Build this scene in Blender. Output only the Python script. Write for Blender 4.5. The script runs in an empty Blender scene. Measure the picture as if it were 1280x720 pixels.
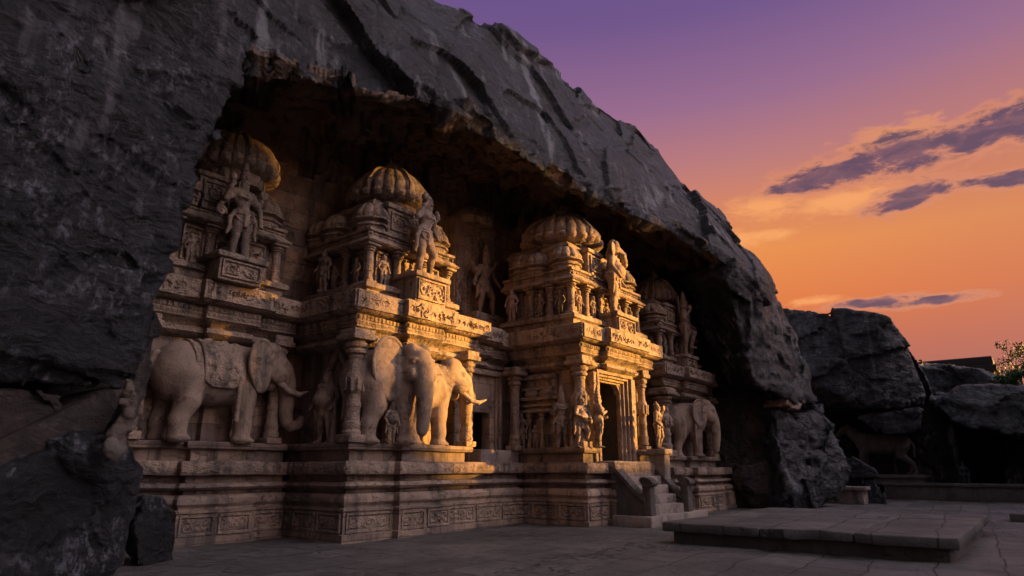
import bpy, bmesh, math, random
import numpy as np
from mathutils import Vector, Matrix, Euler
R_ = math.radians
rng = np.random.default_rng(7)
random.seed(7)
SC = bpy.context.scene

# ------------------------------------------------------------------ camera
cam_d = bpy.data.cameras.new('camera'); cam_d.sensor_width = 36; cam_d.lens = 36*816/1280
cam_d.clip_start = 0.1; cam_d.clip_end = 3000
cam = bpy.data.objects.new('camera', cam_d); SC.collection.objects.link(cam)
cam.location = (0, 0, 1.6); cam.rotation_euler = (R_(90+15.4), 0, R_(38.4-90))
SC.camera = cam
SC.cycles.max_bounces = 12; SC.cycles.diffuse_bounces = 8

# ------------------------------------------------------------------ light
SUN_AZ, SUN_EL = -48.0, 7.0          # azimuth measured from +X
SUN_STRENGTH = 5.0
SKY_NISHITA = 0.05; SKY_GRAD = 0.26
EXPOSURE = 1.97
sl = bpy.data.lights.new('sun', 'SUN'); sl.energy = SUN_STRENGTH; sl.angle = R_(2.0); sl.color = (1.0, 0.47, 0.085)
so = bpy.data.objects.new('sun', sl); SC.collection.objects.link(so)
_d = Vector((math.cos(R_(SUN_AZ))*math.cos(R_(SUN_EL)), math.sin(R_(SUN_AZ))*math.cos(R_(SUN_EL)), math.sin(R_(SUN_EL))))
so.rotation_euler = _d.to_track_quat('Z', 'Y').to_euler(); so.location = (30, -30, 30)
SUN_DIR = _d
SC.view_settings.view_transform = 'Standard'; SC.view_settings.look = 'None'
SC.view_settings.exposure = EXPOSURE; SC.view_settings.gamma = 1; SC.view_settings.use_curve_mapping = False

def lin(r, g, b):
    f = lambda c: (c/255/12.92) if c/255 <= .04045 else ((c/255+.055)/1.055)**2.4
    return (f(r), f(g), f(b), 1)

class NT:
    def __init__(s, tree): s.t = tree; s.n = tree.nodes; s.l = tree.links
    def node(s, typ, **kw):
        n = s.n.new(typ)
        for k, v in kw.items():
            if k.startswith('i_'):
                key = k[2:]; key = int(key) if key.isdigit() else key.replace('_', ' ')
                s.put(n.inputs[key], v)
            else: setattr(n, k, v)
        return n
    def put(s, sock, v):
        if isinstance(v, bpy.types.NodeSocket): s.l.new(v, sock)
        else: sock.default_value = v
    def math(s, op, a, b=0.0, c=0.0, clamp=False):
        n = s.n.new('ShaderNodeMath'); n.operation = op; n.use_clamp = clamp
        for i, v in enumerate((a, b, c)): s.put(n.inputs[i], v)
        return n.outputs[0]
    def ramp(s, fac, stops, interp='LINEAR'):
        n = s.n.new('ShaderNodeValToRGB'); cr = n.color_ramp; cr.interpolation = interp
        while len(cr.elements) > 1: cr.elements.remove(cr.elements[-1])
        for i, (p, c) in enumerate(stops):
            e = cr.elements[0] if i == 0 else cr.elements.new(p)
            e.position = p; e.color = c if len(c) == 4 else (*c, 1)
        s.put(n.inputs[0], fac); return n.outputs[0]
    def mix(s, fac, a, b, mode='MIX'):
        n = s.n.new('ShaderNodeMix'); n.data_type = 'RGBA'; n.blend_type = mode
        s.put(n.inputs[0], fac); s.put(n.inputs[6], a); s.put(n.inputs[7], b); return n.outputs[2]
    def noise(s, vec, scale, detail=4, rough=.55, dist=0.0):
        n = s.n.new('ShaderNodeTexNoise'); s.put(n.inputs['Vector'], vec)
        n.inputs['Scale'].default_value = scale; n.inputs['Detail'].default_value = detail
        n.inputs['Roughness'].default_value = rough; n.inputs['Distortion'].default_value = dist
        return n.outputs[0]
    def mapping(s, vec, scale=(1, 1, 1), rot=(0, 0, 0), loc=(0, 0, 0)):
        n = s.n.new('ShaderNodeMapping'); s.put(n.inputs[0], vec)
        n.inputs[1].default_value = loc; n.inputs[2].default_value = rot; n.inputs[3].default_value = scale
        return n.outputs[0]
    def smooth(s, v, a, b):
        n = s.n.new('ShaderNodeMapRange'); n.interpolation_type = 'SMOOTHSTEP'
        s.put(n.inputs[0], v); n.inputs[1].default_value = a; n.inputs[2].default_value = b
        return n.outputs[0]

# ------------------------------------------------------------------ sky
W = bpy.data.worlds.new('World'); SC.world = W; W.use_nodes = True
nt = NT(W.node_tree); nt.n.clear()
tc = nt.node('ShaderNodeTexCoord').outputs['Generated']
sep = nt.node('ShaderNodeSeparateXYZ', i_0=tc)
el = nt.math('MULTIPLY', nt.math('ARCSINE', sep.outputs[2]), 180/math.pi)
az = nt.math('MULTIPLY', nt.math('ARCTAN2', sep.outputs[1], sep.outputs[0]), 180/math.pi)
e01 = nt.math('DIVIDE', el, 90.0, clamp=True)
warm = nt.ramp(e01, [(0, lin(120, 66, 72)), (5/90, lin(150, 80, 76)), (9/90, lin(190, 94, 66)), (13/90, lin(222, 114, 42)),
                     (17.5/90, lin(230, 138, 60)), (21/90, lin(212, 126, 82)), (25/90, lin(184, 116, 114)), (30/90, lin(148, 100, 134)),
                     (37/90, lin(108, 78, 132)), (43/90, lin(98, 72, 130)), (55/90, lin(150, 134, 172)), (66/90, lin(188, 188, 196)), (1, lin(192, 196, 202))])
cool = nt.ramp(e01, [(0, lin(84, 80, 88)), (12/90, lin(92, 90, 100)), (30/90, lin(112, 110, 126)), (1, lin(192, 196, 202))])
daz = nt.math('ABSOLUTE', nt.math('ADD', az, 2.0))
wf = nt.math('SUBTRACT', 1.0, nt.smooth(daz, 80, 140))
skycol = nt.mix(wf, cool, warm)
# brighter towards the left end of the glow, duller to the right
side = nt.smooth(az, -6, 20)
lowg = nt.math('SUBTRACT', 1.0, nt.smooth(el, 22, 34))
sd = nt.math('MULTIPLY', nt.math('SUBTRACT', 1.0, side), lowg)
skycol = nt.mix(nt.math('MULTIPLY', sd, .30), skycol, lin(168, 96, 84))
# clouds, laid out in azimuth / elevation
cv = nt.node('ShaderNodeCombineXYZ', i_0=nt.math('MULTIPLY', az, .11), i_1=nt.math('MULTIPLY', el, .30), i_2=0.0).outputs[0]
cn = nt.noise(cv, 3.6, 10, .62, .35)
cn2 = nt.noise(nt.mapping(cv, loc=(3.1, 7.7, 0)), 8.5, 8, .65, .4)
cnn = nt.math('ADD', nt.math('MULTIPLY', nt.math('SUBTRACT', cn, .5), 2.6), nt.math('MULTIPLY', nt.math('SUBTRACT', cn2, .5), 1.0))
def blob(ca, ce, ra, re, slope=0.0):
    a = nt.math('SUBTRACT', az, ca)
    e = nt.math('SUBTRACT', nt.math('SUBTRACT', el, ce), nt.math('MULTIPLY', a, slope))
    a2 = nt.math('POWER', nt.math('ABSOLUTE', nt.math('DIVIDE', a, ra)), 2.0)
    e2 = nt.math('POWER', nt.math('ABSOLUTE', nt.math('DIVIDE', e, re)), 2.0)
    return nt.math('SUBTRACT', 1.0, nt.math('SQRT', nt.math('ADD', a2, e2)))
def cmax(*b):
    r = b[0]
    for x in b[1:]: r = nt.math('MAXIMUM', r, x)
    return r
dark = cmax(blob(9.8, 22.7, 8.6, 1.7, -.05), blob(5.0, 23.2, 6.4, 2.5), blob(0.5, 23.1, 5.0, 1.9), blob(-2.6, 23.3, 5.6, 2.2, .08), blob(13.5, 22.2, 4.0, 1.0), blob(5.0, 19.9, 4.6, 1.5, -.14), blob(-1.8, 19.6, 5.8, .85, .1), blob(8.6, 12.35, 5.4, .62), blob(4.8, 12.0, 4.8, .6))
dk = nt.smooth(nt.math('ADD', dark, nt.math('MULTIPLY', cnn, .52)), .02, .66)
glow = cmax(blob(15.5, 21.0, 5.0, 1.5, .02), blob(9.0, 20.4, 8.0, 1.5, .0), blob(12.5, 12.9, 3.0, .5), blob(17, 18.5, 5.0, 1.0), blob(5.0, 24.4, 5.5, 1.4))
gl = nt.smooth(nt.math('ADD', glow, nt.math('MULTIPLY', cnn, .7)), .05, .95)
skycol = nt.mix(nt.math('MULTIPLY', gl, .8), skycol, lin(248, 164, 92))
skycol = nt.mix(nt.math('MULTIPLY', dk, .93), skycol, nt.mix(nt.smooth(cn, .36, .62), lin(122, 78, 90), lin(84, 56, 82)))
# fill glow added to the unseen sun side of the sky to light the towers
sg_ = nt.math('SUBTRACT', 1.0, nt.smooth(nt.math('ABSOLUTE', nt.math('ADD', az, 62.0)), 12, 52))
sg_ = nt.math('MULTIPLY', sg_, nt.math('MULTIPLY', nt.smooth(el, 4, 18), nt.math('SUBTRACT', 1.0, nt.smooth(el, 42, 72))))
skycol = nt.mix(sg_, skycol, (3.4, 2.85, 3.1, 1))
rim = nt.math('MULTIPLY', nt.math('MULTIPLY', dk, nt.math('SUBTRACT', 1.0, dk)), 1.9)
skycol = nt.mix(rim, skycol, lin(240, 148, 96))
nis = nt.node('ShaderNodeTexSky', sky_type='NISHITA', sun_disc=False, sun_elevation=R_(SUN_EL), sun_rotation=R_(90-SUN_AZ))
bg1 = nt.node('ShaderNodeBackground', i_0=nis.outputs[0], i_1=0.004)
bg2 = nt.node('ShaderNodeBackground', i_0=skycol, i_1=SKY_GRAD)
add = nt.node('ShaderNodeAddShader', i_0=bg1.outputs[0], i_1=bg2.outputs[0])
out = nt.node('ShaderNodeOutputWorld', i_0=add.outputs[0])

# ------------------------------------------------------------------ materials
def newmat(name):
    m = bpy.data.materials.new(name); m.use_nodes = True
    t = NT(m.node_tree); t.n.clear()
    b = t.node('ShaderNodeBsdfPrincipled'); o = t.node('ShaderNodeOutputMaterial', i_0=b.outputs[0])
    pos = t.node('ShaderNodeNewGeometry').outputs['Position']
    return m, t, b, pos
def bump(t, b, h, strength, dist, prev=None):
    n = t.node('ShaderNodeBump', i_Height=h); n.inputs['Strength'].default_value = strength; n.inputs['Distance'].default_value = dist
    if prev is not None: t.l.new(prev, n.inputs['Normal'])
    return n.outputs[0]

def stone(name, c1, c2, c3, joints=False, carve=0.0, dark=.5):
    m, t, b, pos = newmat(name)
    big = t.noise(pos, .9, 5, .6, .4); mid = t.noise(pos, 4.5, 6, .65); fine = t.noise(pos, 38, 4, .7)
    col = t.mix(t.smooth(big, .35, .65), c1, c2)
    col = t.mix(t.math('MULTIPLY', t.smooth(mid, .5, .75), .7), col, c3)
    streak = t.noise(t.mapping(pos, (2.6, 2.6, .35)), 1.0, 5, .6)
    col = t.mix(t.math('MULTIPLY', t.smooth(streak, .48, .68), min(1, dark*1.35)), col, (.062, .052, .046, 1))
    lich = t.noise(t.mapping(pos, loc=(7, 3, 5)), 1.1, 8, .7, .6)
    col = t.mix(t.math('MULTIPLY', t.smooth(lich, .53, .63), .6), col, (.13, .115, .105, 1))
    col = t.mix(t.math('MULTIPLY', t.smooth(fine, .55, .8), .35), col, (.09, .07, .055, 1))
    pale = t.noise(t.mapping(pos, loc=(9, 4, 2)), 2.2, 6, .7)
    col = t.mix(t.math('MULTIPLY', t.smooth(pale, .62, .78), .35), col, (.42, .36, .30, 1))
    t.put(b.inputs['Base Color'], col); b.inputs['Roughness'].default_value = .82
    q = t.noise(t.mapping(pos, (.8, .8, 1.3), rot=(.4, .6, .2)), 1.7, 7, .62, .5)
    crk = t.smooth(t.math('ABSOLUTE', t.math('SUBTRACT', q, .5)), 0.0, .010)
    crk = t.math('MAXIMUM', crk, t.math('SUBTRACT', 1.0, t.smooth(t.noise(t.mapping(pos, loc=(3, 1, 7)), .8, 3), .46, .58)))
    col = t.mix(t.math('MULTIPLY', t.math('SUBTRACT', 1.0, crk), .7), col, (.035, .028, .022, 1))
    chip = t.noise(pos, 7, 10, .78, .2)
    col = t.mix(t.math('MULTIPLY', t.smooth(t.noise(pos, 1.6, 9, .75, .3), .53, .68), .75), col, (.07, .058, .052, 1))
    t.put(b.inputs['Base Color'], col)
    n = bump(t, b, t.noise(pos, 3.2, 6, .6), .35, .08)
    n = bump(t, b, crk, .9, .06, n)
    n = bump(t, b, chip, .9, .06, n)
    n = bump(t, b, t.noise(t.mapping(pos, (1, 1, 2.2), rot=(.3, .2, 0)), 26, 6, .7), .8, .02, n)
    n = bump(t, b, t.noise(pos, 60, 4, .7), .5, .012, n)
    if carve:
        v = t.node('ShaderNodeTexVoronoi', feature='SMOOTH_F1', i_Vector=t.mapping(pos, (1, 1, 1)), i_Scale=8.0)
        n = bump(t, b, v.outputs[0], carve, .05, n)
        v2 = t.node('ShaderNodeTexVoronoi', feature='F1', i_Vector=t.mapping(pos, (1, 1, 1.5), rot=(.2, .1, .6)), i_Scale=19.0)
        n = bump(t, b, v2.outputs[0], carve, .025, n)
    if joints:
        sp = t.node('ShaderNodeSeparateXYZ', i_0=pos)
        u = t.node('ShaderNodeCombineXYZ', i_0=t.math('ADD', sp.outputs[0], sp.outputs[1]), i_1=sp.outputs[2], i_2=0.0).outputs[0]
        br = t.node('ShaderNodeTexBrick', i_Vector=u, i_Scale=1.0); br.offset = .45
        br.inputs['Mortar Size'].default_value = .012; br.inputs['Mortar Smooth'].default_value = .3
        br.inputs['Brick Width'].default_value = 1.15; br.inputs['Row Height'].default_value = .52
        br.inputs['Color1'].default_value = (.60, .60, .65, 1); br.inputs['Color2'].default_value = (1.2, 1.13, 1.05, 1); br.inputs['Mortar'].default_value = (.5, .48, .46, 1)
        t.put(b.inputs['Base Color'], t.mix(1.0, col, br.outputs[0], 'MULTIPLY'))
        n = bump(t, b, t.math('SUBTRACT', 1.0, br.outputs['Fac']), .8, .03, n)
    t.l.new(n, b.inputs['Normal'])
    return m
M_STONE = stone('carved_sandstone', (.37, .275, .20, 1), (.27, .20, .15, 1), (.19, .15, .125, 1), carve=.75, dark=.65)
M_BLOCK = stone('sandstone_blocks', (.37, .28, .21, 1), (.26, .20, .155, 1), (.21, .17, .145, 1), joints=True, dark=.6)
M_STATUE = stone('statue_sandstone', (.34, .25, .185, 1), (.27, .20, .15, 1), (.20, .155, .125, 1), dark=.55)
M_TUSK = stone('pale_sandstone', (.40, .32, .25, 1), (.34, .27, .20, 1), (.3, .24, .2, 1), dark=.2)
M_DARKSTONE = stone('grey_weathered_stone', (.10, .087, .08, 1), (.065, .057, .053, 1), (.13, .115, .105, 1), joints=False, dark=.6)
M_STEP = stone('step_stone', (.34, .28, .235, 1), (.26, .215, .185, 1), (.30, .25, .22, 1), dark=.5)
M_CAVEWALL = stone('cave_wall_stone', (.34, .24, .155, 1), (.25, .175, .12, 1), (.16, .12, .09, 1), joints=True, dark=.6)

def rock(name, base, alt, pale, brown=0.0, streaks=.8, rough=.55, veins=1.0, dust=(.20, .21, .25, 1), rugged=1.0, stains=()):
    m, t, b, pos = newmat(name)
    big = t.noise(pos, .55, 6, .62, .6); mid = t.noise(pos, 2.6, 8, .7, .3)
    col = t.mix(t.smooth(big, .38, .66), base, alt)
    col = t.mix(t.math('MULTIPLY', t.smooth(mid, .52, .74), .55), col, pale)
    br = t.noise(t.mapping(pos, loc=(5, 2, 8)), .45, 5, .6, .5)
    col = t.mix(t.math('MULTIPLY', t.smooth(br, .48, .70), brown), col, (.085, .045, .028, 1))
    # vertical water streaks and lichen
    st = t.noise(t.mapping(pos, (1.9, 1.9, .13), loc=(2.2, 0, 0)), 1.0, 5, .55, .25)
    patch = t.noise(t.mapping(pos, loc=(1, 6, 3)), .30, 3, .5)
    stf = t.math('MULTIPLY', t.smooth(st, .53, .63), t.smooth(patch, .44, .54))
    col = t.mix(t.math('MULTIPLY', stf, streaks), col, (.22, .225, .25, 1))
    drk = t.noise(t.mapping(pos, (2.4, 2.4, .16), loc=(8, 1, 0)), 1.0, 5, .6, .2)
    col = t.mix(t.math('MULTIPLY', t.smooth(drk, .47, .62), .85), col, (.007, .007, .009, 1))
    for a_, b_, w_ in stains:                                            # single seepage stains
        a_ = Vector(a_); ab = Vector(b_)-a_; L2 = ab.length_squared
        pa = t.node('ShaderNodeVectorMath', operation='SUBTRACT', i_0=pos, i_1=a_).outputs[0]
        tt = t.math('DIVIDE', t.node('ShaderNodeVectorMath', operation='DOT_PRODUCT', i_0=pa, i_1=ab).outputs['Value'], L2, clamp=True)
        pr = t.node('ShaderNodeVectorMath', operation='SCALE', i_0=ab); t.l.new(tt, pr.inputs['Scale'])
        dd = t.node('ShaderNodeVectorMath', operation='SUBTRACT', i_0=pa, i_1=pr.outputs[0]).outputs[0]
        flat = t.node('ShaderNodeVectorMath', operation='MULTIPLY', i_0=dd, i_1=(1, .25, .6)).outputs[0]
        ln = t.node('ShaderNodeVectorMath', operation='LENGTH', i_0=flat).outputs['Value']
        ragged = t.math('MULTIPLY', t.math('SUBTRACT', t.noise(t.mapping(pos, (3.5, 3.5, .5)), 1.0, 6, .7), .5), w_*3.2)
        sm = t.math('SUBTRACT', 1.0, t.smooth(t.math('ADD', ln, ragged), w_*.25, w_))
        col = t.mix(t.math('MULTIPLY', sm, .9), col, (.27, .28, .31, 1))
    sp = t.noise(t.mapping(pos, (1, 1, .55), rot=(0, .5, 0)), 6.5, 8, .8, .3); sp2 = t.noise(pos, .9, 5, .62)
    col = t.mix(t.math('MULTIPLY', t.math('MULTIPLY', t.smooth(sp, .49, .63), t.smooth(sp2, .45, .60)), .8), col, dust)
    spk = t.noise(pos, 38, 3, .6)
    col = t.mix(t.math('MULTIPLY', t.smooth(spk, .60, .74), .45), col, dust)
    # long cracks: level lines of stretched noise, in two directions, broken up by a mask
    def cracks(rot, sc, scale, w):
        q = t.noise(t.mapping(pos, sc, rot=rot), scale, 6, .58, .5)
        return t.smooth(t.math('ABSOLUTE', t.math('SUBTRACT', q, .5)), 0.0, w)
    vm = t.smooth(t.noise(t.mapping(pos, loc=(4, 4, 4)), .5, 4), .44, .58)
    crk = t.math('MINIMUM', cracks((.3, .75, .2), (.35, .6, 1.5), .75, .012), cracks((.1, -.5, .4), (1.4, 1.2, .4), .5, .008))
    crk = t.math('MAXIMUM', crk, t.math('SUBTRACT', 1.0, vm))
    col = t.mix(t.math('MULTIPLY', t.math('SUBTRACT', 1.0, crk), .55), col, (.010, .010, .011, 1))
    t.put(b.inputs['Base Color'], col)
    t.put(b.inputs['Roughness'], t.math('ADD', t.math('MULTIPLY', mid, .4), rough-.28))
    b.inputs['Specular IOR Level'].default_value = .5
    strata = t.noise(t.mapping(pos, (.8, .8, 4.5), rot=(.25, .45, .3)), 1.3, 8, .65, .8)
    n = bump(t, b, strata, .9, .30)
    n = bump(t, b, t.noise(pos, 1.1, 10, .66, .6), .8, .5, n)
    n = bump(t, b, t.noise(pos, 6, 10, .74, .3), 1.0, .12, n)
    wp = t.node('ShaderNodeVectorMath', operation='ADD', i_0=pos, i_1=t.node('ShaderNodeVectorMath', operation='SCALE', i_0=t.node('ShaderNodeTexNoise', i_Vector=pos, i_Scale=1.3, i_Detail=6.0).outputs['Color'], i_Scale=.7).outputs[0]).outputs[0]
    for vs, vd in ((1.4, .22), (4.5, .08)):
        vv = t.node('ShaderNodeTexVoronoi', feature='F1', distance='CHEBYCHEV', i_Vector=t.mapping(wp, (1, 1, 1.9), rot=(.5, .7, .3)), i_Scale=vs)
        n = bump(t, b, vv.outputs['Distance'], 1.0, vd*rugged, n)
    n = bump(t, b, crk, veins, .22, n)
    n = bump(t, b, t.noise(t.mapping(pos, (1, 1, 2.5), rot=(.2, .5, .1)), 24, 6, .75), 1.0, .04, n)
    t.l.new(n, b.inputs['Normal'])
    return m
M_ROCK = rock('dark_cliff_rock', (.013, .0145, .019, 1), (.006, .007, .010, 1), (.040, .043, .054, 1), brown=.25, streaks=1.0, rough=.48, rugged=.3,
              stains=[((16.24, 12.5, 16.06), (16.13, 11.8, 13.98), .30), ((16.09, 11.9, 14.31), (16.07, 11.0, 11.43), .22), ((11.96, 12.0, 12.88), (12.39, 11.4, 11.18), .20), ((11.52, 11.8, 12.12), (11.29, 11.4, 10.98), .10)])
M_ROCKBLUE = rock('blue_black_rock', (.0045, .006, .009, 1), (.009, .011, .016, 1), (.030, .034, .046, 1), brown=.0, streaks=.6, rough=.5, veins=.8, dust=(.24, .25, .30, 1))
M_ROCKBROWN = rock('brown_rock', (.046, .032, .026, 1), (.028, .022, .020, 1), (.075, .056, .046, 1), brown=.6, streaks=.1, rough=.7, dust=(.13, .10, .085, 1))
M_SOFFIT = rock('cave_ceiling_rock', (.34, .235, .165, 1), (.20, .14, .10, 1), (.38, .27, .19, 1), brown=.6, streaks=.1, rough=.75, dust=(.2, .15, .11, 1))
M_ROCKGREY = rock('grey_boulder_rock', (.048, .052, .066, 1), (.028, .030, .039, 1), (.085, .088, .104, 1), brown=.05, streaks=.5, rough=.5, stains=[((26.93, 8.7, 4.55), (28.25, 8.5, 1.91), .22), ((27.89, 8.5, 2.37), (29.5, 8.2, 0.73), .2)])
M_BROKEN = stone('broken_brown_rock', (.11, .078, .056, 1), (.07, .052, .040, 1), (.08, .064, .052, 1), dark=.5)
M_CREAM = stone('pale_broken_rock', (.30, .21, .16, 1), (.24, .17, .13, 1), (.2, .15, .12, 1), dark=.3)

def plain(name, col, rough=.8):
    m, t, b, pos = newmat(name)
    c = t.mix(t.noise(pos, 3, 5, .6), (*col, 1), (*[x*.6 for x in col], 1))
    t.put(b.inputs['Base Color'], c); b.inputs['Roughness'].default_value = rough
    t.l.new(bump(t, b, t.noise(pos, 20, 6, .7), .4, .03), b.inputs['Normal'])
    return m
M_PAINTED_DARK = plain('painted_dark', (.012, .010, .009))  # near-black colour stands in for the darkness inside openings
M_ROOF = plain('dark_roof', (.03, .025, .028))
M_BARK = plain('bark', (.05, .035, .025))

def ground_mat():
    m, t, b, pos = newmat('worn_flagstones')
    wob = t.node('ShaderNodeTexNoise', i_Vector=pos, i_Scale=.7, i_Detail=4.0).outputs['Color']
    p2 = t.node('ShaderNodeVectorMath', operation='ADD', i_0=pos, i_1=t.node('ShaderNodeVectorMath', operation='SCALE', i_0=wob, i_Scale=.35).outputs[0]).outputs[0]
    br = t.node('ShaderNodeTexBrick', i_Vector=t.mapping(p2, rot=(0, 0, R_(-4))), i_Scale=1.0); br.offset = .37; br.squash = 1.4; br.squash_frequency = 3
    br.inputs['Mortar Size'].default_value = .022; br.inputs['Mortar Smooth'].default_value = .5
    br.inputs['Brick Width'].default_value = 1.5; br.inputs['Row Height'].default_value = .95
    br.inputs['Color1'].default_value = (.070, .066, .066, 1); br.inputs['Color2'].default_value = (.130, .120, .116, 1); br.inputs['Mortar'].default_value = (.025, .022, .02, 1)
    n1 = t.noise(pos, .6, 6, .65, .5); n2 = t.noise(pos, 5, 8, .7)
    col = t.mix(t.math('MULTIPLY', t.smooth(n1, .4, .65), .6), br.outputs[0], (.042, .037, .036, 1))
    gq = t.noise(pos, 1.1, 8, .66, .7); gc = t.smooth(t.math('ABSOLUTE', t.math('SUBTRACT', gq, .5)), 0.0, .012)
    gc = t.math('MAXIMUM', gc, t.math('SUBTRACT', 1.0, t.smooth(t.noise(t.mapping(pos, loc=(2, 9, 0)), .35, 3), .5, .6)))
    col = t.mix(t.math('MULTIPLY', t.math('SUBTRACT', 1.0, gc), .7), col, (.012, .010, .010, 1))
    col = t.mix(t.math('MULTIPLY', t.smooth(n2, .55, .75), .4), col, (.17, .145, .13, 1))
    t.put(b.inputs['Base Color'], col)
    t.put(b.inputs['Roughness'], t.math('ADD', t.math('MULTIPLY', n1, .4), .38)); b.inputs['Specular IOR Level'].default_value = .4
    n = bump(t, b, t.math('SUBTRACT', 1.0, br.outputs['Fac']), .7, .03)
    n = bump(t, b, gc, .9, .06, n)
    n = bump(t, b, t.noise(pos, 2.2, 10, .72), 1.0, .16, n)
    n = bump(t, b, t.noise(pos, 30, 6, .7), .4, .015, n)
    t.l.new(n, b.inputs['Normal']); return m
M_GROUND = ground_mat()

def leafmat():
    m, t, b, pos = newmat('leaves')
    c = t.mix(t.smooth(t.noise(pos, 1.5, 3), .35, .65), (.03, .075, .015, 1), (.06, .11, .028, 1))
    t.put(b.inputs['Base Color'], c); b.inputs['Roughness'].default_value = .6
    return m
M_LEAF = leafmat()

# ------------------------------------------------------------------ numpy noise
def _h(ix, iy, iz, seed):
    x = (ix.astype(np.int64)*374761393 + iy.astype(np.int64)*668265263 + iz.astype(np.int64)*2147483647 + seed*974711) & 0xffffffff
    x = ((x ^ (x >> 13))*1274126177) & 0xffffffff
    x = ((x ^ (x >> 16))*2246822519) & 0xffffffff
    return ((x ^ (x >> 15)) & 0xffffff).astype(np.float32)/0xffffff
def vnoise(P, seed=0):
    f = np.floor(P); i = f.astype(np.int64); u = (P-f).astype(np.float32); u = u*u*(3-2*u)
    r = 0
    for dx in (0, 1):
        wx = u[:, 0] if dx else 1-u[:, 0]
        for dy in (0, 1):
            wy = u[:, 1] if dy else 1-u[:, 1]
            for dz in (0, 1):
                wz = u[:, 2] if dz else 1-u[:, 2]
                r = r + wx*wy*wz*_h(i[:, 0]+dx, i[:, 1]+dy, i[:, 2]+dz, seed)
    return r*2-1
def fbm(P, scale, oct=4, seed=0, gain=.5):
    P = np.asarray(P, np.float64)*scale; a = 1.; r = 0.; s = 0.
    for k in range(oct):
        r = r+a*vnoise(P+k*17.3, seed+k*31); s += a; P = P*2.03; a *= gain
    return r/s
def facets(P, scale, seed=0, tilt=.5, stretch=(1, 1, 1)):
    """random plane per voronoi cell: the stepped look of fractured rock"""
    Q = np.asarray(P, np.float64)*scale*np.array(stretch)
    f = np.floor(Q-.5).astype(np.int64); best = np.full(len(Q), 1e9); h = np.zeros(len(Q))
    for dx in (0, 1):
        for dy in (0, 1):
            for dz in (0, 1):
                c = f+np.array([dx, dy, dz])
                j = [_h(c[:, 0], c[:, 1], c[:, 2], seed+k) for k in range(7)]
                d = Q-c-np.stack(j[:3], 1); dd = (d*d).sum(1)
                hh = (j[3]*2-1)+tilt*2*((j[4]*2-1)*d[:, 0]+(j[5]*2-1)*d[:, 1]+(j[6]*2-1)*d[:, 2])
                m = dd < best; best[m] = dd[m]; h[m] = hh[m]
    return h

# ------------------------------------------------------------------ mesh plumbing
COL = SC.collection
def props(o, label=None, cat=None, group=None, kind=None):
    if label: o['label'] = label
    if cat: o['category'] = cat
    if group: o['group'] = group
    if kind: o['kind'] = kind
    return o
def empty(name, loc, label=None, cat=None, group=None):
    o = bpy.data.objects.new(name, None); COL.objects.link(o); o.location = loc; o.empty_display_size = .3
    return props(o, label, cat, group)
def wloc(o):
    v = Vector((0, 0, 0))
    while o is not None: v += o.location; o = o.parent
    return v
def link(name, V, F, mat, parent=None, local=False, sharp=38, weld=True, smooth=True, origin=None):
    V = np.asarray(V, np.float64)
    if parent is not None and not local: V = V-np.array(wloc(parent))
    me = bpy.data.meshes.new(name)
    if parent is None and not local:
        if origin is None: origin = ((V[:, 0].min()+V[:, 0].max())/2, (V[:, 1].min()+V[:, 1].max())/2, V[:, 2].min())
        V = V-np.array(origin)
    me.from_pydata(V.tolist(), [], [list(map(int, f)) for f in F]); me.validate()
    if weld:
        bm = bmesh.new(); bm.from_mesh(me); bmesh.ops.remove_doubles(bm, verts=bm.verts, dist=.0008); bmesh.ops.recalc_face_normals(bm, faces=bm.faces); bm.to_mesh(me); bm.free()
    if smooth:
        me.polygons.foreach_set('use_smooth', [True]*len(me.polygons))
        if sharp: me.set_sharp_from_angle(angle=R_(sharp))
    me.materials.append(mat)
    o = bpy.data.objects.new(name, me); COL.objects.link(o)
    if parent is not None: o.parent = parent
    elif not local: o.location = origin
    return o

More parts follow.
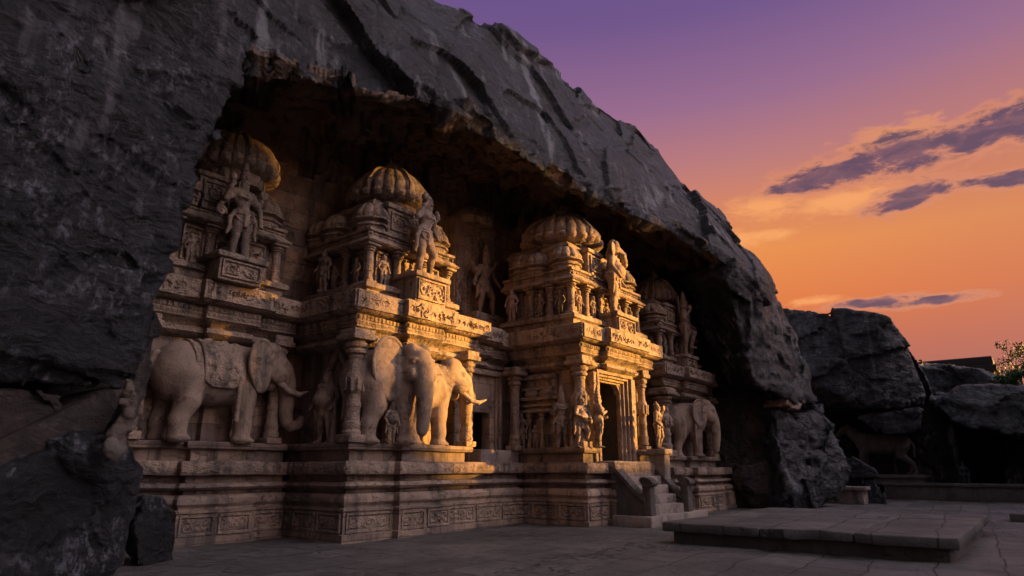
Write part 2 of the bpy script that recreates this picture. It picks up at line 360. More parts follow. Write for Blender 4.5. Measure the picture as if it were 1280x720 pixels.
class MB:
    def __init__(s): s.V = []; s.F = []; s.n = 0
    def add(s, V, F):
        V = np.asarray(V, float); s.V.append(V); s.F += [[i+s.n for i in f] for f in F]; s.n += len(V); return s
    def grid(s, G, flip=False):
        n, m = G.shape[:2]; F = []
        for i in range(n-1):
            for j in range(m-1):
                a, b, c, d = i*m+j, (i+1)*m+j, (i+1)*m+j+1, i*m+j+1
                F.append((a, d, c, b) if flip else (a, b, c, d))
        return s.add(G.reshape(-1, 3), F)
    def box(s, lo, hi, r=.02, step=.14, rot=0.0):
        lo = np.array(lo, float); hi = np.array(hi, float); c = (lo+hi)/2; h = (hi-lo)/2; r = min(r, h.min()*.6)
        def ax(k):
            n = max(1, int(round(2*(h[k]-r)/step))); inner = np.linspace(-(h[k]-r), h[k]-r, n+1)
            return np.concatenate([[-h[k]], inner, [h[k]]])
        A = [ax(0), ax(1), ax(2)]
        for k in range(3):
            a, b = (k+1) % 3, (k+2) % 3
            for sg in (-1, 1):
                U, Vv = np.meshgrid(A[a], A[b], indexing='ij'); P = np.zeros(U.shape+(3,)); P[..., a] = U; P[..., b] = Vv; P[..., k] = sg*h[k]
                q = np.clip(P, -(h-r), h-r); d = P-q; L = np.linalg.norm(d, axis=-1, keepdims=True); P = q+d/np.maximum(L, 1e-9)*r
                if rot:
                    ca, sa = math.cos(rot), math.sin(rot); P = np.stack([P[..., 0]*ca-P[..., 1]*sa, P[..., 0]*sa+P[..., 1]*ca, P[..., 2]], -1)
                s.grid(P+c, flip=(sg < 0))
        return s
    def sweep(s, path, prof, step=.16, cap=True, closed=False):
        """path: plan polyline, outward = right-hand side. prof: (out, z) list from the bottom up."""
        P = np.array(path, float); n = len(P)
        pr = [prof[0]]
        for a, b in zip(prof[:-1], prof[1:]):
            k = max(1, int(math.dist(a, b)/.09))
            for i in range(1, k+1): pr.append((a[0]+(b[0]-a[0])*i/k, a[1]+(b[1]-a[1])*i/k))
        pr = np.array(pr)
        seg = [(P[(i+1) % n]-P[i]) for i in range(n if closed else n-1)]
        nor = [np.array([d[1], -d[0]])/np.linalg.norm(d) for d in seg]
        mit = []
        for i in range(n):
            if closed: a, b = nor[i-1], nor[i]
            else: a, b = nor[max(i-1, 0)], nor[min(i, n-2)]
            v = a+b; v = v/max(1e-6, v @ v)*2 if (v @ v) > 1e-6 else a
            mit.append(v)
        rows = []
        rngi = range(n if closed else n-1)
        for i in rngi:
            j = (i+1) % n; L = np.linalg.norm(seg[i]); k = max(1, int(L/step))
            for q in range(k+1):
                t = q/k; base = P[i]*(1-t)+P[j]*t; mv = mit[i]*(1-t)+mit[j]*t
                rows.append(np.stack([base[0]+mv[0]*pr[:, 0], base[1]+mv[1]*pr[:, 0], pr[:, 1]], 1))
        s.grid(np.array(rows))
        if cap:
            for idx in (0, -1):
                ring = [list(P[i]+mit[i]*pr[idx][0])+[pr[idx][1]] for i in range(n)]
                f = list(range(n)); s.add(ring, [f[::-1] if idx == 0 else f])
        return s
    def lathe(s, c, prof, seg=20, ribs=0, amp=0.0, square=0.0, cap=True):
        prof = np.array(prof, float); th = np.linspace(0, 2*math.pi, seg+1)
        m = np.ones_like(th)
        if ribs: m = m*(1-amp+amp*np.abs(np.cos(th*ribs/2))**.55)
        if square: m = m*(1+square*(1/np.maximum(np.abs(np.cos(th)), np.abs(np.sin(th)))-1))
        G = np.zeros((len(th), len(prof), 3))
        G[..., 0] = c[0]+np.outer(np.cos(th)*m, prof[:, 0]); G[..., 1] = c[1]+np.outer(np.sin(th)*m, prof[:, 0]); G[..., 2] = c[2]+prof[None, :, 1]
        s.grid(G)
        if cap:
            for idx in (0, -1):
                ring = G[:-1, idx]; f = list(range(len(ring))); s.add(ring, [f[::-1] if idx == 0 else f])
        return s
    def tube(s, pts, radii, seg=8):
        pts = [Vector(p) for p in pts]; rings = []
        for i, p in enumerate(pts):
            d = (pts[min(i+1, len(pts)-1)]-pts[max(i-1, 0)]).normalized()
            u = d.cross(Vector((0, 0, 1)) if abs(d.z) < .9 else Vector((1, 0, 0))).normalized(); v = d.cross(u)
            rings.append([p+(u*math.cos(a)+v*math.sin(a))*radii[i] for a in np.linspace(0, 2*math.pi, seg+1)])
        s.grid(np.array(rings))
        for idx in (0, -1): s.add(np.array(rings[idx][:-1]), [list(range(seg))[::(1 if idx == 0 else -1)]])
        return s
    def relief(s, a, b, z0, z1, H, proud=.004, back=.05):
        """height field H (nu, nz) on the vertical face from plan point a to b"""
        a = np.array(a, float); b = np.array(b, float); d = (b-a); L = np.linalg.norm(d); nrm = np.array([d[1], -d[0]])/L
        nu, nz = H.shape; u = np.linspace(0, 1, nu); z = np.linspace(z0, z1, nz)
        O = H+proud
        G = np.zeros((nu, nz, 3)); xy = a[None]+d[None]*u[:, None]
        G[..., 0] = xy[:, 0, None]+nrm[0]*O; G[..., 1] = xy[:, 1, None]+nrm[1]*O; G[..., 2] = z[None]
        E = np.zeros((nu+2, nz+2, 3)); E[1:-1, 1:-1] = G; E[0, 1:-1] = G[0]; E[-1, 1:-1] = G[-1]; E[:, 0] = E[:, 1]; E[:, -1] = E[:, -2]
        for sl_ in ((0, slice(None)), (-1, slice(None)), (slice(None), 0), (slice(None), -1)):
            E[sl_][..., 0] -= nrm[0]*back; E[sl_][..., 1] -= nrm[1]*back
        return s.grid(E)
    def build(s, name, mat, parent=None, erode=.012, escale=2.2, **kw):
        V = np.concatenate(s.V)
        if erode:
            V = V+erode*np.stack([fbm(V, escale, 4, 11), fbm(V, escale, 4, 47), fbm(V, escale, 4, 83)], 1)*1.6
        return link(name, V, s.F, mat, parent, **kw)

# height fields -----------------------------------------------------------
def strokes_field(nu, nz, du, dz, strokes, width, depth):
    H = np.zeros((nu, nz))
    for pts in strokes:
        pts = np.array(pts); r = width*1.6
        i0 = max(0, int((pts[:, 0].min()-r)/du)); i1 = min(nu, int((pts[:, 0].max()+r)/du)+2)
        j0 = max(0, int((pts[:, 1].min()-r)/dz)); j1 = min(nz, int((pts[:, 1].max()+r)/dz)+2)
        if i1 <= i0 or j1 <= j0: continue
        U, Z = np.meshgrid(np.arange(i0, i1)*du, np.arange(j0, j1)*dz, indexing='ij')
        d = np.full(U.shape, 9.)
        for p in pts: d = np.minimum(d, (U-p[0])**2+(Z-p[1])**2)
        w = np.clip(1.5-np.sqrt(d)/width, 0, 1); w = w*w*(3-2*w)
        H[i0:i1, j0:j1] = np.where(np.abs(w*depth) > np.abs(H[i0:i1, j0:j1]), w*depth, H[i0:i1, j0:j1])
    return H
def arc(cx, cz, r, a0, a1, n=18, rx=1.0): return [(cx+rx*r*math.cos(a), cz+r*math.sin(a)) for a in np.linspace(a0, a1, n)]
def lineq(a, b, n=10): return [(a[0]+(b[0]-a[0])*t, a[1]+(b[1]-a[1])*t) for t in np.linspace(0, 1, n)]
def glyphs(L, h, rs, res=.014):
    """worn frieze of small carved curls and notches, no two alike"""
    nu = max(8, int(L/res)); nz = max(8, int(h/res)); du = L/(nu-1); dz = h/(nz-1); S = []
    x = .08
    while x < L-.12:
        w = rs.uniform(.10, .22); m = x+w/2; gh = h*rs.uniform(.38, .62); zc = h*rs.uniform(.44, .54)
        for q in range(rs.integers(2, 5)):
            t = rs.random(); cx, cz = m+rs.normal()*w*.22, zc+rs.normal()*gh*.20
            if t < .72:
                a0 = rs.uniform(0, 6.28); S.append(arc(cx, cz, gh*rs.uniform(.12, .34), a0, a0+rs.uniform(1.4, 4.6), 16, rs.uniform(.6, 1.2)))
            else:
                a0 = rs.normal()*.5+rs.choice([.8, 1.57, 2.3]); ll = gh*rs.uniform(.15, .38); S.append(lineq((cx-ll*math.cos(a0), cz-ll*math.sin(a0)), (cx+ll*math.cos(a0), cz+ll*math.sin(a0))))
        x += w*.85+(rs.uniform(.0, .05) if rs.random() < .85 else rs.uniform(.12, .3))
    H = strokes_field(nu, nz, du, dz, S, .014, -.05)
    U, Zz = np.meshgrid(np.arange(nu)*du, np.arange(nz)*dz, indexing='ij'); PP = np.stack([U.ravel(), Zz.ravel(), np.full(U.size, rs.uniform(0, 60))], 1)
    H = H*np.clip(.75+1.3*fbm(PP, 2.2, 3, 3), .1, 1.2).reshape(U.shape)+.012*fbm(PP, 6, 4, 8).reshape(U.shape)-.035*np.clip(fbm(PP, 1.7, 4, 21)-.22, 0, 1).reshape(U.shape)*3
    return H
def scrolls(L, h, rs, res=.018, depth=.03, frame=True):
    nu = max(8, int(L/res)); nz = max(8, int(h/res)); du = L/(nu-1); dz = h/(nz-1); S = []
    n = max(1, int(L/(h*.8)))
    for q in range(n):
        cx = L*(q+.5)/n; cz = h/2; sgn = rs.choice([-1, 1]); ph = rs.uniform(0, 6)
        S.append([(cx+(h*.36*(1-t))*math.cos(ph+sgn*t*9), cz+(h*.36*(1-t))*math.sin(ph+sgn*t*9)) for t in np.linspace(0, .9, 46)])
        for k in range(5):
            a = rs.uniform(0, 6.28); r0 = h*rs.uniform(.28, .44); S.append(arc(cx+r0*math.cos(a), cz+r0*math.sin(a)*.8, h*rs.uniform(.06, .13), rs.uniform(0, 3), rs.uniform(4, 7)))
    H = strokes_field(nu, nz, du, dz, S, .022, depth)
    U, Z = np.meshgrid(np.arange(nu)*du, np.arange(nz)*dz, indexing='ij')
    P = np.stack([U.ravel(), Z.ravel(), np.full(U.size, rs.uniform(0, 50))], 1)
    H += depth*.45*fbm(P, 9, 3, 5).reshape(U.shape)
    if frame:
        e = np.minimum(np.minimum(U, L-U), np.minimum(Z, h-Z)); H = np.where(e < .05, depth*1.1, np.where(e < .075, -.01, H))
    return H
def beads(L, h, pitch=.13, depth=.05, res=.016):
    nu = max(8, int(L/res)); nz = max(8, int(h/res)); U, Z = np.meshgrid(np.linspace(0, L, nu), np.linspace(0, 1, nz), indexing='ij')
    n = max(1, round(L/pitch)); ph = U/L*n
    s = np.abs(np.sin(math.pi*ph)); top = np.clip(s*1.3, 0, 1)**.6
    H = depth*top*np.where(Z > .45, np.sqrt(np.clip(1-((Z-.7)/.3)**2, 0, 1)), np.clip(.9-2*np.abs(Z-.22)*2, 0, 1)*.7)
    return H+.006*fbm(np.stack([U.ravel(), Z.ravel()*h, U.ravel()*0+L], 1), 12, 2, 3).reshape(U.shape)

# ------------------------------------------------------------------ signed-distance sculpting
class Sculpt:
    def __init__(s, lo, hi, res):
        s.lo = np.array(lo, float); s.res = res; s.n = np.ceil((np.array(hi)-s.lo)/res).astype(int)+1
        s.v = np.full(s.n, 1.0, np.float32)
        s.ax = [s.lo[k]+np.arange(s.n[k])*res for k in range(3)]
    def blk(s, lo, hi, pad):
        i0 = np.maximum(0, np.floor((np.array(lo)-pad-s.lo)/s.res).astype(int)); i1 = np.minimum(s.n, np.ceil((np.array(hi)+pad-s.lo)/s.res).astype(int)+1)
        if (i1 <= i0).any(): return None, None
        sl_ = tuple(slice(a, b) for a, b in zip(i0, i1))
        return sl_, np.stack(np.meshgrid(*[s.ax[k][sl_[k]] for k in range(3)], indexing='ij'), -1)
    def comb(s, sl_, d, k, op):
        a = s.v[sl_]
        if op == 'sub': d = -d; h = np.clip(k-np.abs(a-d), 0, None)/max(k, 1e-6); s.v[sl_] = np.maximum(a, d)+h*h*k*.25
        else: h = np.clip(k-np.abs(a-d), 0, None)/max(k, 1e-6); s.v[sl_] = np.minimum(a, d)-h*h*k*.25
    def cone(s, a, b, ra, rb, k=.03, op='add'):
        a = np.array(a, float); b = np.array(b, float); r = max(ra, rb)
        sl_, P = s.blk(np.minimum(a, b)-r, np.maximum(a, b)+r, k+3*s.res)
        if sl_ is None: return s
        ab = b-a; t = np.clip(((P-a) @ ab)/max(1e-9, ab @ ab), 0, 1)
        d = np.linalg.norm(P-a-t[..., None]*ab, axis=-1)-(ra+(rb-ra)*t); s.comb(sl_, d, k, op); return s
    def chain(s, pts, rs, k=.03, op='add'):
        for i in range(len(pts)-1): s.cone(pts[i], pts[i+1], rs[i], rs[i+1], k, op)
        return s
    def ell(s, c, r, rot=None, k=.03, op='add'):
        c = np.array(c, float); r = np.array(r, float); m = r.max()
        sl_, P = s.blk(c-m, c+m, k+3*s.res)
        if sl_ is None: return s
        q = P-c
        if rot is not None: q = q @ np.array(Euler(rot).to_matrix())
        k0 = np.linalg.norm(q/r, axis=-1); k1 = np.linalg.norm(q/(r*r), axis=-1)
        d = k0*(k0-1)/np.maximum(k1, 1e-6); s.comb(sl_, d, k, op); return s
    def box(s, c, h, rot=None, rd=.02, k=.01, op='add'):
        c = np.array(c, float); h = np.array(h, float); m = np.linalg.norm(h) if rot is not None else h
        sl_, P = s.blk(c-m, c+m, k+3*s.res)
        if sl_ is None: return s
        q = P-c
        if rot is not None: q = q @ np.array(Euler(rot).to_matrix())
        q = np.abs(q)-(h-rd); d = np.linalg.norm(np.maximum(q, 0), axis=-1)+np.minimum(q.max(-1), 0)-rd; s.comb(sl_, d, k, op); return s
    def roughen(s, amp, scale, seed=0, oct=4, fn=None):
        m = np.abs(s.v) < max(amp*2.5, 3*s.res); idx = np.argwhere(m); P = s.lo+idx*s.res
        s.v[m] += (amp*fbm(P, scale, oct, seed) if fn is None else fn(P)).astype(np.float32); return s
    def mesh(s):
        v = s.v; v[0] = v[-1] = 1; v[:, 0] = v[:, -1] = 1; v[:, :, 0] = v[:, :, -1] = 1
        ins = v < 0; nx, ny, nz = v.shape
        cnt = np.zeros((nx-1, ny-1, nz-1), np.int8)
        for d in np.ndindex(2, 2, 2): cnt += ins[d[0]:nx-1+d[0], d[1]:ny-1+d[1], d[2]:nz-1+d[2]]
        act = (cnt > 0) & (cnt < 8); idx = np.argwhere(act); vid = np.full(act.shape, -1, np.int64); vid[act] = np.arange(len(idx))
        acc = np.zeros((len(idx), 3)); num = np.zeros(len(idx))
        cor = list(np.ndindex(2, 2, 2))
        for p in cor:
            for k in range(3):
                if p[k]: continue
                q = list(p); q[k] = 1
                a = v[idx[:, 0]+p[0], idx[:, 1]+p[1], idx[:, 2]+p[2]]; b = v[idx[:, 0]+q[0], idx[:, 1]+q[1], idx[:, 2]+q[2]]
                m = (a < 0) != (b < 0); t = np.where(m, a/np.where(m, a-b, 1), 0)
                pt = np.tile(np.array(p, float), (len(idx), 1)); pt[:, k] += t
                acc[m] += pt[m]; num[m] += 1
        V = s.lo+(idx+acc/num[:, None])*s.res; F = []
        for k in range(3):
            sa = [slice(None)]*3; sb = [slice(None)]*3; sa[k] = slice(0, -1); sb[k] = slice(1, None)
            A = ins[tuple(sa)]; B = ins[tuple(sb)]; e = np.argwhere(A != B); flip = A[A != B]
            a, b = (k+1) % 3, (k+2) % 3
            ok = (e[:, a] > 0) & (e[:, b] > 0); e = e[ok]; flip = flip[ok]
            def cell(da, db):
                c = e.copy(); c[:, a] -= da; c[:, b] -= db; return vid[c[:, 0], c[:, 1], c[:, 2]]
            q = np.stack([cell(1, 1), cell(0, 1), cell(0, 0), cell(1, 0)], 1)
            q = np.where(flip[:, None], q, q[:, ::-1]); F.append(q)
        return V, np.concatenate(F)
    def build(s, name, mat, parent=None, local=True, **kw):
        V, F = s.mesh(); return link(name, V, F, mat, parent, local=local, weld=False, sharp=None, **kw)

def rockhull(pts, res=.12, rough=.12, fac=.22, fscale=.5, seed=1, rnd=.08, strata=.05, fine=.0):
    """angular rock: the convex hull of the points, rounded, then fractured"""
    pts = np.array(pts, float); bm = bmesh.new()
    for p in pts: bm.verts.new(p)
    bmesh.ops.convex_hull(bm, input=bm.verts); bm.faces.ensure_lookup_table()
    pl = []
    cen = pts.mean(0)
    for f in bm.faces:
        n = np.array(f.normal); d = n @ np.array(f.verts[0].co)
        if n @ cen > d: n, d = -n, -d
        pl.append((n, d))
    bm.free()
    pad = .6
    S = Sculpt(pts.min(0)-pad, pts.max(0)+pad, res)
    sl_, P = S.blk(pts.min(0), pts.max(0), pad)
    D = np.full(P.shape[:3], -1e9)
    for n, d in pl:
        x = P @ n-d; h = np.clip(rnd-np.abs(D-x), 0, None)/rnd; D = np.maximum(D, x)+h*h*rnd*.25
    S.v[sl_] = D
    def fn(Q):
        return (fine*facets(Q, 1.9, seed+11, .6, (1, 1, 1.6))+fine*.55*facets(Q, 4.2, seed+12, .6) if fine else 0)+rough*fbm(Q, .9, 5, seed)+fac*facets(Q+.35*fbm(Q, .7, 3, seed+9)[:, None], fscale, seed+3, .55)+fac*.4*facets(Q, fscale*2.7, seed+5, .6, (1, 1, 1.5))+strata*np.abs(fbm(Q*np.array([.4, .4, 3.0]) @ np.array(Euler((.3, .4, .2)).to_matrix()), 1.0, 3, seed+7))
    S.roughen(max(rough, fac)*1.6, 1, fn=fn)
    return S
def boulder(name, label, pts, mat, cat='boulder', group=None, kind=None, **kw):
    V, F = rockhull(pts, **kw).mesh()
    o = link(name, V, F, mat, weld=False, sharp=None)
    if kind: o['kind'] = kind
    else: props(o, label, cat, group)
    return o
#@@PART2
# ================================================================== SETTING
# ground: one sheet to the horizon, finer where it is seen close
def ground():
    xs = np.concatenate([[-900, -300, -90, -30, -10], np.arange(-4, 52, .22), [60, 80, 120, 300, 1200]])
    ys = np.concatenate([[-900, -300, -90, -30], np.arange(-12, 17, .22), [20, 40, 120, 400, 900]])
    X, Y = np.meshgrid(xs, ys, indexing='ij'); P = np.stack([X.ravel(), Y.ravel(), X.ravel()*0], 1)
    z = .022*fbm(P, .35, 3, 3)+.018*facets(P, .75, 5, .35)+.012*fbm(P, 1.6, 3, 9)
    P[:, 2] = z-.02
    mb = MB(); mb.grid(P.reshape(X.shape+(3,)))
    V = np.concatenate(mb.V)
    o = link('ground', V, mb.F, M_GROUND, None, weld=False, sharp=None, origin=(0, 0, 0)); o['kind'] = 'structure'
ground()

def catmull(Pts, n):
    P = np.array(Pts, float); k = len(P); t = np.linspace(0, k-1, n); i = np.clip(t.astype(int), 0, k-2); u = (t-i)[:, None]
    p0 = P[np.clip(i-1, 0, k-1)]; p1 = P[i]; p2 = P[i+1]; p3 = P[np.clip(i+2, 0, k-1)]
    return .5*((2*p1)+(-p0+p2)*u+(2*p0-5*p1+4*p2-p3)*u**2+(-p0+3*p1-3*p2+p3)*u**3)
def grid_normals(G):
    a = np.gradient(G, axis=0); b = np.gradient(G, axis=1); n = np.cross(a, b); return n/np.maximum(np.linalg.norm(n, axis=-1, keepdims=True), 1e-9)
lip = [(2.2, 12.4, 8.2), (4.7, 11.8, 9.04), (5.95, 11.6, 9.48), (7.5, 11.5, 10.02), (9.02, 11.4, 10.48), (11.43, 11.3, 11.06), (14.14, 10.9, 10.63), (17.39, 10.4, 10.22), (21.52, 9.8, 10.25), (24.43, 9.0, 9.67), (25.5, 8.5, 8.83), (27.6, 8.6, 8.2)]
sky_ = [(2.2, 13.0, 14.8), (4.79, 12.9, 15.09), (7.46, 12.8, 15.31), (9.55, 12.8, 15.54), (12.26, 12.8, 15.93), (15.9, 12.6, 16.61), (20.24, 12.3, 16.46), (24.3, 11.9, 16.35), (27.14, 11.2, 14.64), (29.94, 10.2, 11.89), (31.52, 9.5, 10.76), (33.0, 9.3, 9.6)]
wall_ = [(2.2, 16.4), (4.7, 16.3), (6.0, 16.3), (8.2, 16.25), (10.2, 16.0), (12.6, 15.8), (15.6, 15.6), (19.2, 15.2), (23.5, 14.6), (27.0, 14.2), (28.6, 14.0), (29.4, 12.6)]
wz = [10.9, 10.9, 11.0, 11.1, 11.3, 11.7, 12.0, 12.1, 11.9, 11.2, 10.3, 9.4]
def overhang():
    secs = []
    for L, S, w, z in zip(lip, sky_, wall_, wz):
        L = np.array(L); S = np.array(S); wt = np.array([w[0], w[1], z]); wb = np.array([w[0], w[1], -.4])
        mid = .5*L+.5*wt+np.array([0, 0, .55]); inn = L*.86+wt*.14+np.array([0, 0, .12])
        f1 = L*.8+S*.2+np.array([0, -.18, 0]); f2 = L*.45+S*.55+np.array([0, -.30, .0]); f3 = L*.14+S*.86+np.array([0, .0, .12])
        top = S+np.array([1.2, 3.5, .5]); bk = S+np.array([2, 11, -3.0]); bb = np.array([S[0]+2, S[1]+14, -1])
        secs.append([wb, wt*np.array([1, 1, .55]), wt, mid, inn, L, f1, f2, f3, S, top, bk, bb])
    A = np.array(secs)                                   # station, section, xyz
    nst = 400
    B = np.stack([catmull(A[:, j], nst) for j in range(A.shape[1])], 1)
    per = [26, 26, 34, 36, 16, 16, 30, 38, 14, 10, 8, 6]
    rows = []; tag = []
    for j, k in enumerate(per):
        for q in range(k):
            t = q/k; rows.append(B[:, j]*(1-t)+B[:, j+1]*t); tag.append(j+t)
    rows.append(B[:, -1]); tag.append(len(per)); G = np.stack(rows, 1)
    # soften corners
    for _ in range(2): G[:, 1:-1] = G[:, 1:-1]*.6+.2*(G[:, :-2]+G[:, 2:])
    N = grid_normals(G); tag = np.array(tag)
    P = G.reshape(-1, 3); n = N.reshape(-1, 3); T = np.tile(tag, nst)
    Q = P+.5*np.stack([fbm(P, .5, 3, 1), fbm(P, .5, 3, 2), fbm(P, .5, 3, 3)], 1)
    RT = np.array(Euler((.15, .35, .1)).to_matrix())
    # face: broad slabs with shallow steps; lip and soffit: broken, layered; wall: nearly plain
    face = .26*facets(Q @ RT, .16, 4, .4)+.13*facets(Q @ RT, .42, 14, .5, (1, 1, 1.6))+.020*facets(Q @ RT, 1.3, 15, .6, (1, 1, 1.7))+.22*fbm(P, .35, 5, 21)+.03*fbm(P, 2.0, 4, 5)
    soff = .32*facets(Q, .38, 24, .5, (1, 1, .5))+.22*facets(Q, .95, 34, .6)+.2*fbm(P, .7, 5, 8)
    wal = .05*fbm(P, 1.2, 5, 12)+.05*facets(P, .5, 44, .3)
    ws = np.clip((T-1.7)/.5, 0, 1); wf_ = np.clip((T-4.8)/.6, 0, 1)
    brk = np.exp(-((T-4.9)/.75)**2)*np.clip((26.0-P[:, 0])/5, .25, 1); d0 = .12*facets(Q, .8, 54, .6, (1, 1, 2.2))+.07*facets(P, 1.9, 64, .6, (1, 1, 2.2))+.03*facets(P, 3.6, 66, .6)
    d = wal*(1-ws)+soff*ws*(1-wf_)+face*wf_+brk*d0
    sgn = 1.0
    P2 = P+n*(d*sgn)[:, None]
    G2 = P2.reshape(G.shape)
    mb = MB(); mb.grid(G2)
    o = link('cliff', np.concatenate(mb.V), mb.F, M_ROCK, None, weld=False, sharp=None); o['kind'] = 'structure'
    o.data.materials.append(M_SOFFIT); o.data.materials.append(M_CAVEWALL)
    m = len(tag)-1
    idx = np.tile(tag[:-1], nst-1)
    # ragged boundary between weathered outer skin and broken inner stone
    ctr = np.array([p.center for p in o.data.polygons])+np.array(o.location)
    rag = .7*fbm(ctr, 1.1, 4, 77)
    mi = np.where(idx+rag > 4.9, 0, np.where(idx+rag*.3 > 1.75, 1, 2)).astype(np.int32)
    o.data.polygons.foreach_set('material_index', mi)
    return o
overhang()

def lay(front, dx, dy, dz=0.0, scale=1.0):
    """front outline plus the same outline pushed back: a solid with real depth"""
    F = [np.array(p, float) for p in front]; c = sum(F)/len(F)
    return [tuple(p) for p in F]+[tuple(c+(p-c)*scale+np.array([dx, dy, dz])) for p in F]

# left buttress: the near end of the cliff
b1 = [(2.1, 12.1, 2.79), (2.87, 12.1, 3.14), (4.59, 12.1, 2.86), (4.81, 11.9, 4.82), (5.27, 11.6, 6.27), (5.54, 11.3, 7.86), (5.73, 11.2, 9.42), (4.95, 11.1, 11.14), (4.12, 11.1, 13.0), (-.6, 11.1, 13.0), (-1.5, 12.1, 2.9)]
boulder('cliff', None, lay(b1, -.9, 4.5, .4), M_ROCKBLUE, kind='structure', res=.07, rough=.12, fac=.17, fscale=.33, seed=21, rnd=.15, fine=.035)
boulder('cliff', None, lay([(-2, 13.6, -.3), (4.6, 13.4, -.3), (4.75, 13.4, 4.6), (-2, 13.4, 4.6)], -.6, 4.0), M_ROCKBROWN, kind='structure', res=.16, seed=22)
boulder('boulder', 'rounded brown rock wedged under the great dark slab at the left edge', lay([(1.2, 12.2, 2.75), (2.34, 12.0, 2.8), (3.48, 11.95, 3.0), (4.1, 12.0, 2.80), (4.23, 12.0, 2.41), (3.69, 12.0, 1.75), (2.58, 12.0, 1.5), (1.2, 12.2, 1.5)], -.2, 1.6, scale=.8), M_ROCKBROWN, res=.06, rough=.10, fac=.06, seed=23, rnd=.4)
boulder('boulder', 'smooth upright brown rock blade between the left cliff and the profile elephant', lay([(5.24, 12.7, 4.5), (5.40, 12.7, 4.2), (5.40, 12.7, 3.23), (5.23, 12.7, 1.98), (5.05, 12.7, 1.8), (4.95, 12.7, 2.48), (5.06, 12.7, 3.78)], -.25, .9), M_ROCKBROWN, res=.045, rough=.05, fac=.03, seed=24, rnd=.12)
boulder('boulder', 'curved pale brown ledge of rock sloping down to the left above the black boulder', lay([(4.40, 11.95, 2.9), (4.66, 12.0, 2.90), (4.42, 11.9, 2.25), (3.68, 11.8, 1.66), (2.9, 11.8, 1.15), (2.2, 11.8, .9), (2.2, 11.9, 1.5), (3.11, 11.9, 1.6), (3.88, 11.9, 2.39)], -.2, 1.3), M_ROCKBROWN, res=.05, rough=.06, fac=.05, seed=25, rnd=.1)
boulder('boulder', 'large black boulder on the ground at the lower left corner', lay([(1.2, 11.5, 1.05), (2.66, 11.4, 1.01), (3.10, 11.45, 1.40), (3.97, 11.6, 2.08), (4.59, 11.7, 1.98), (5.08, 11.8, 1.5), (5.14, 11.8, .89), (4.9, 11.7, -.1), (3.9, 11.5, -.2), (1.2, 11.4, -.2)], -.1, 1.6, 0, .9), M_ROCKBLUE, res=.05, rough=.07, fac=.09, fscale=.6, seed=26, rnd=.05, fine=.02)
boulder('boulder', 'small black angular boulder leaning beside the carved plinth at left', lay([(5.55, 12.75, 1.12), (5.85, 12.8, 1.09), (6.28, 12.8, .6), (6.24, 12.8, -.05), (5.5, 12.6, -.08), (5.3, 12.6, .71)], .0, .8, 0, .85), M_ROCKBLUE, res=.04, rough=.05, fac=.06, fscale=.9, seed=27, rnd=.05)
boulder('stone', 'small tan stone wedged behind the small black boulder at left', lay([(5.70, 13.2, 1.18), (5.92, 13.2, 1.14), (5.95, 13.2, .70), (5.72, 13.2, .6)], 0, .25), M_CREAM, cat='stone', res=.03, rough=.02, fac=.02, seed=28, rnd=.06)

# right flank of the cave
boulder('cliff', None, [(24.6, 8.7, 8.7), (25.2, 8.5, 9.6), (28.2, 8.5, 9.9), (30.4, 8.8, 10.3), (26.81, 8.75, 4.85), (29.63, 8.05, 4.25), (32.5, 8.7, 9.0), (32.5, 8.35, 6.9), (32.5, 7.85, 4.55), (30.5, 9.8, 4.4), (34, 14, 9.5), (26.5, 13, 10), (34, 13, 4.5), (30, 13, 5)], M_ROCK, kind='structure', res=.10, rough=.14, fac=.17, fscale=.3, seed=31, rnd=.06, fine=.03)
boulder('cliff', None, [(29.0, 8.75, 3.9), (30.82, 8.25, 4.1), (29.78, 8.2, -.2), (28.9, 8.6, -.2), (32.5, 7.6, 4.4), (32.6, 7.25, 3.15), (32.6, 6.95, 1.1), (32.5, 7.95, -.2), (34, 13, 4.4), (34, 13, -.2), (30.5, 12, 4), (30.5, 12, -.2)], M_ROCKGREY, kind='structure', res=.09, rough=.12, fac=.16, fscale=.35, seed=32, rnd=.06, fine=.03)
boulder('cliff', None, [(29.5, 9.6, 5.6), (29.4, 8.25, .9), (29.4, 8.3, -.2), (28.9, 10.2, -.2), (28.3, 10.4, 1.1), (28.0, 11.6, 6.9), (27.6, 13.0, 10.0), (27.8, 15.5, 10), (28.2, 16, -.2), (31.5, 16, -.2), (31, 16, 10), (31, 9.8, 9), (31, 9, -.2)], M_ROCKBROWN, kind='structure', res=.10, rough=.14, fac=.2, fscale=.45, seed=33, rnd=.12)
boulder('stone', 'ochre block of stone caught in the split of the right cliff face', lay([(29.1, 8.15, 4.55), (30.1, 7.95, 4.5), (30.3, 7.9, 4.25), (29.9, 8.0, 3.98), (29.0, 8.2, 4.1)], .4, 1.2), M_CREAM, cat='stone', res=.05, rough=.05, fac=.05, seed=34, rnd=.05)
boulder('boulder', 'low black block at the foot of the right cliff face', lay([(29.5, 7.95, 1.2), (30.4, 7.75, 1.35), (31.0, 7.6, .9), (31.0, 7.6, -.1), (29.9, 7.8, -.1)], .6, 1.2), M_ROCKBLUE, res=.06, rough=.08, fac=.1, seed=35)

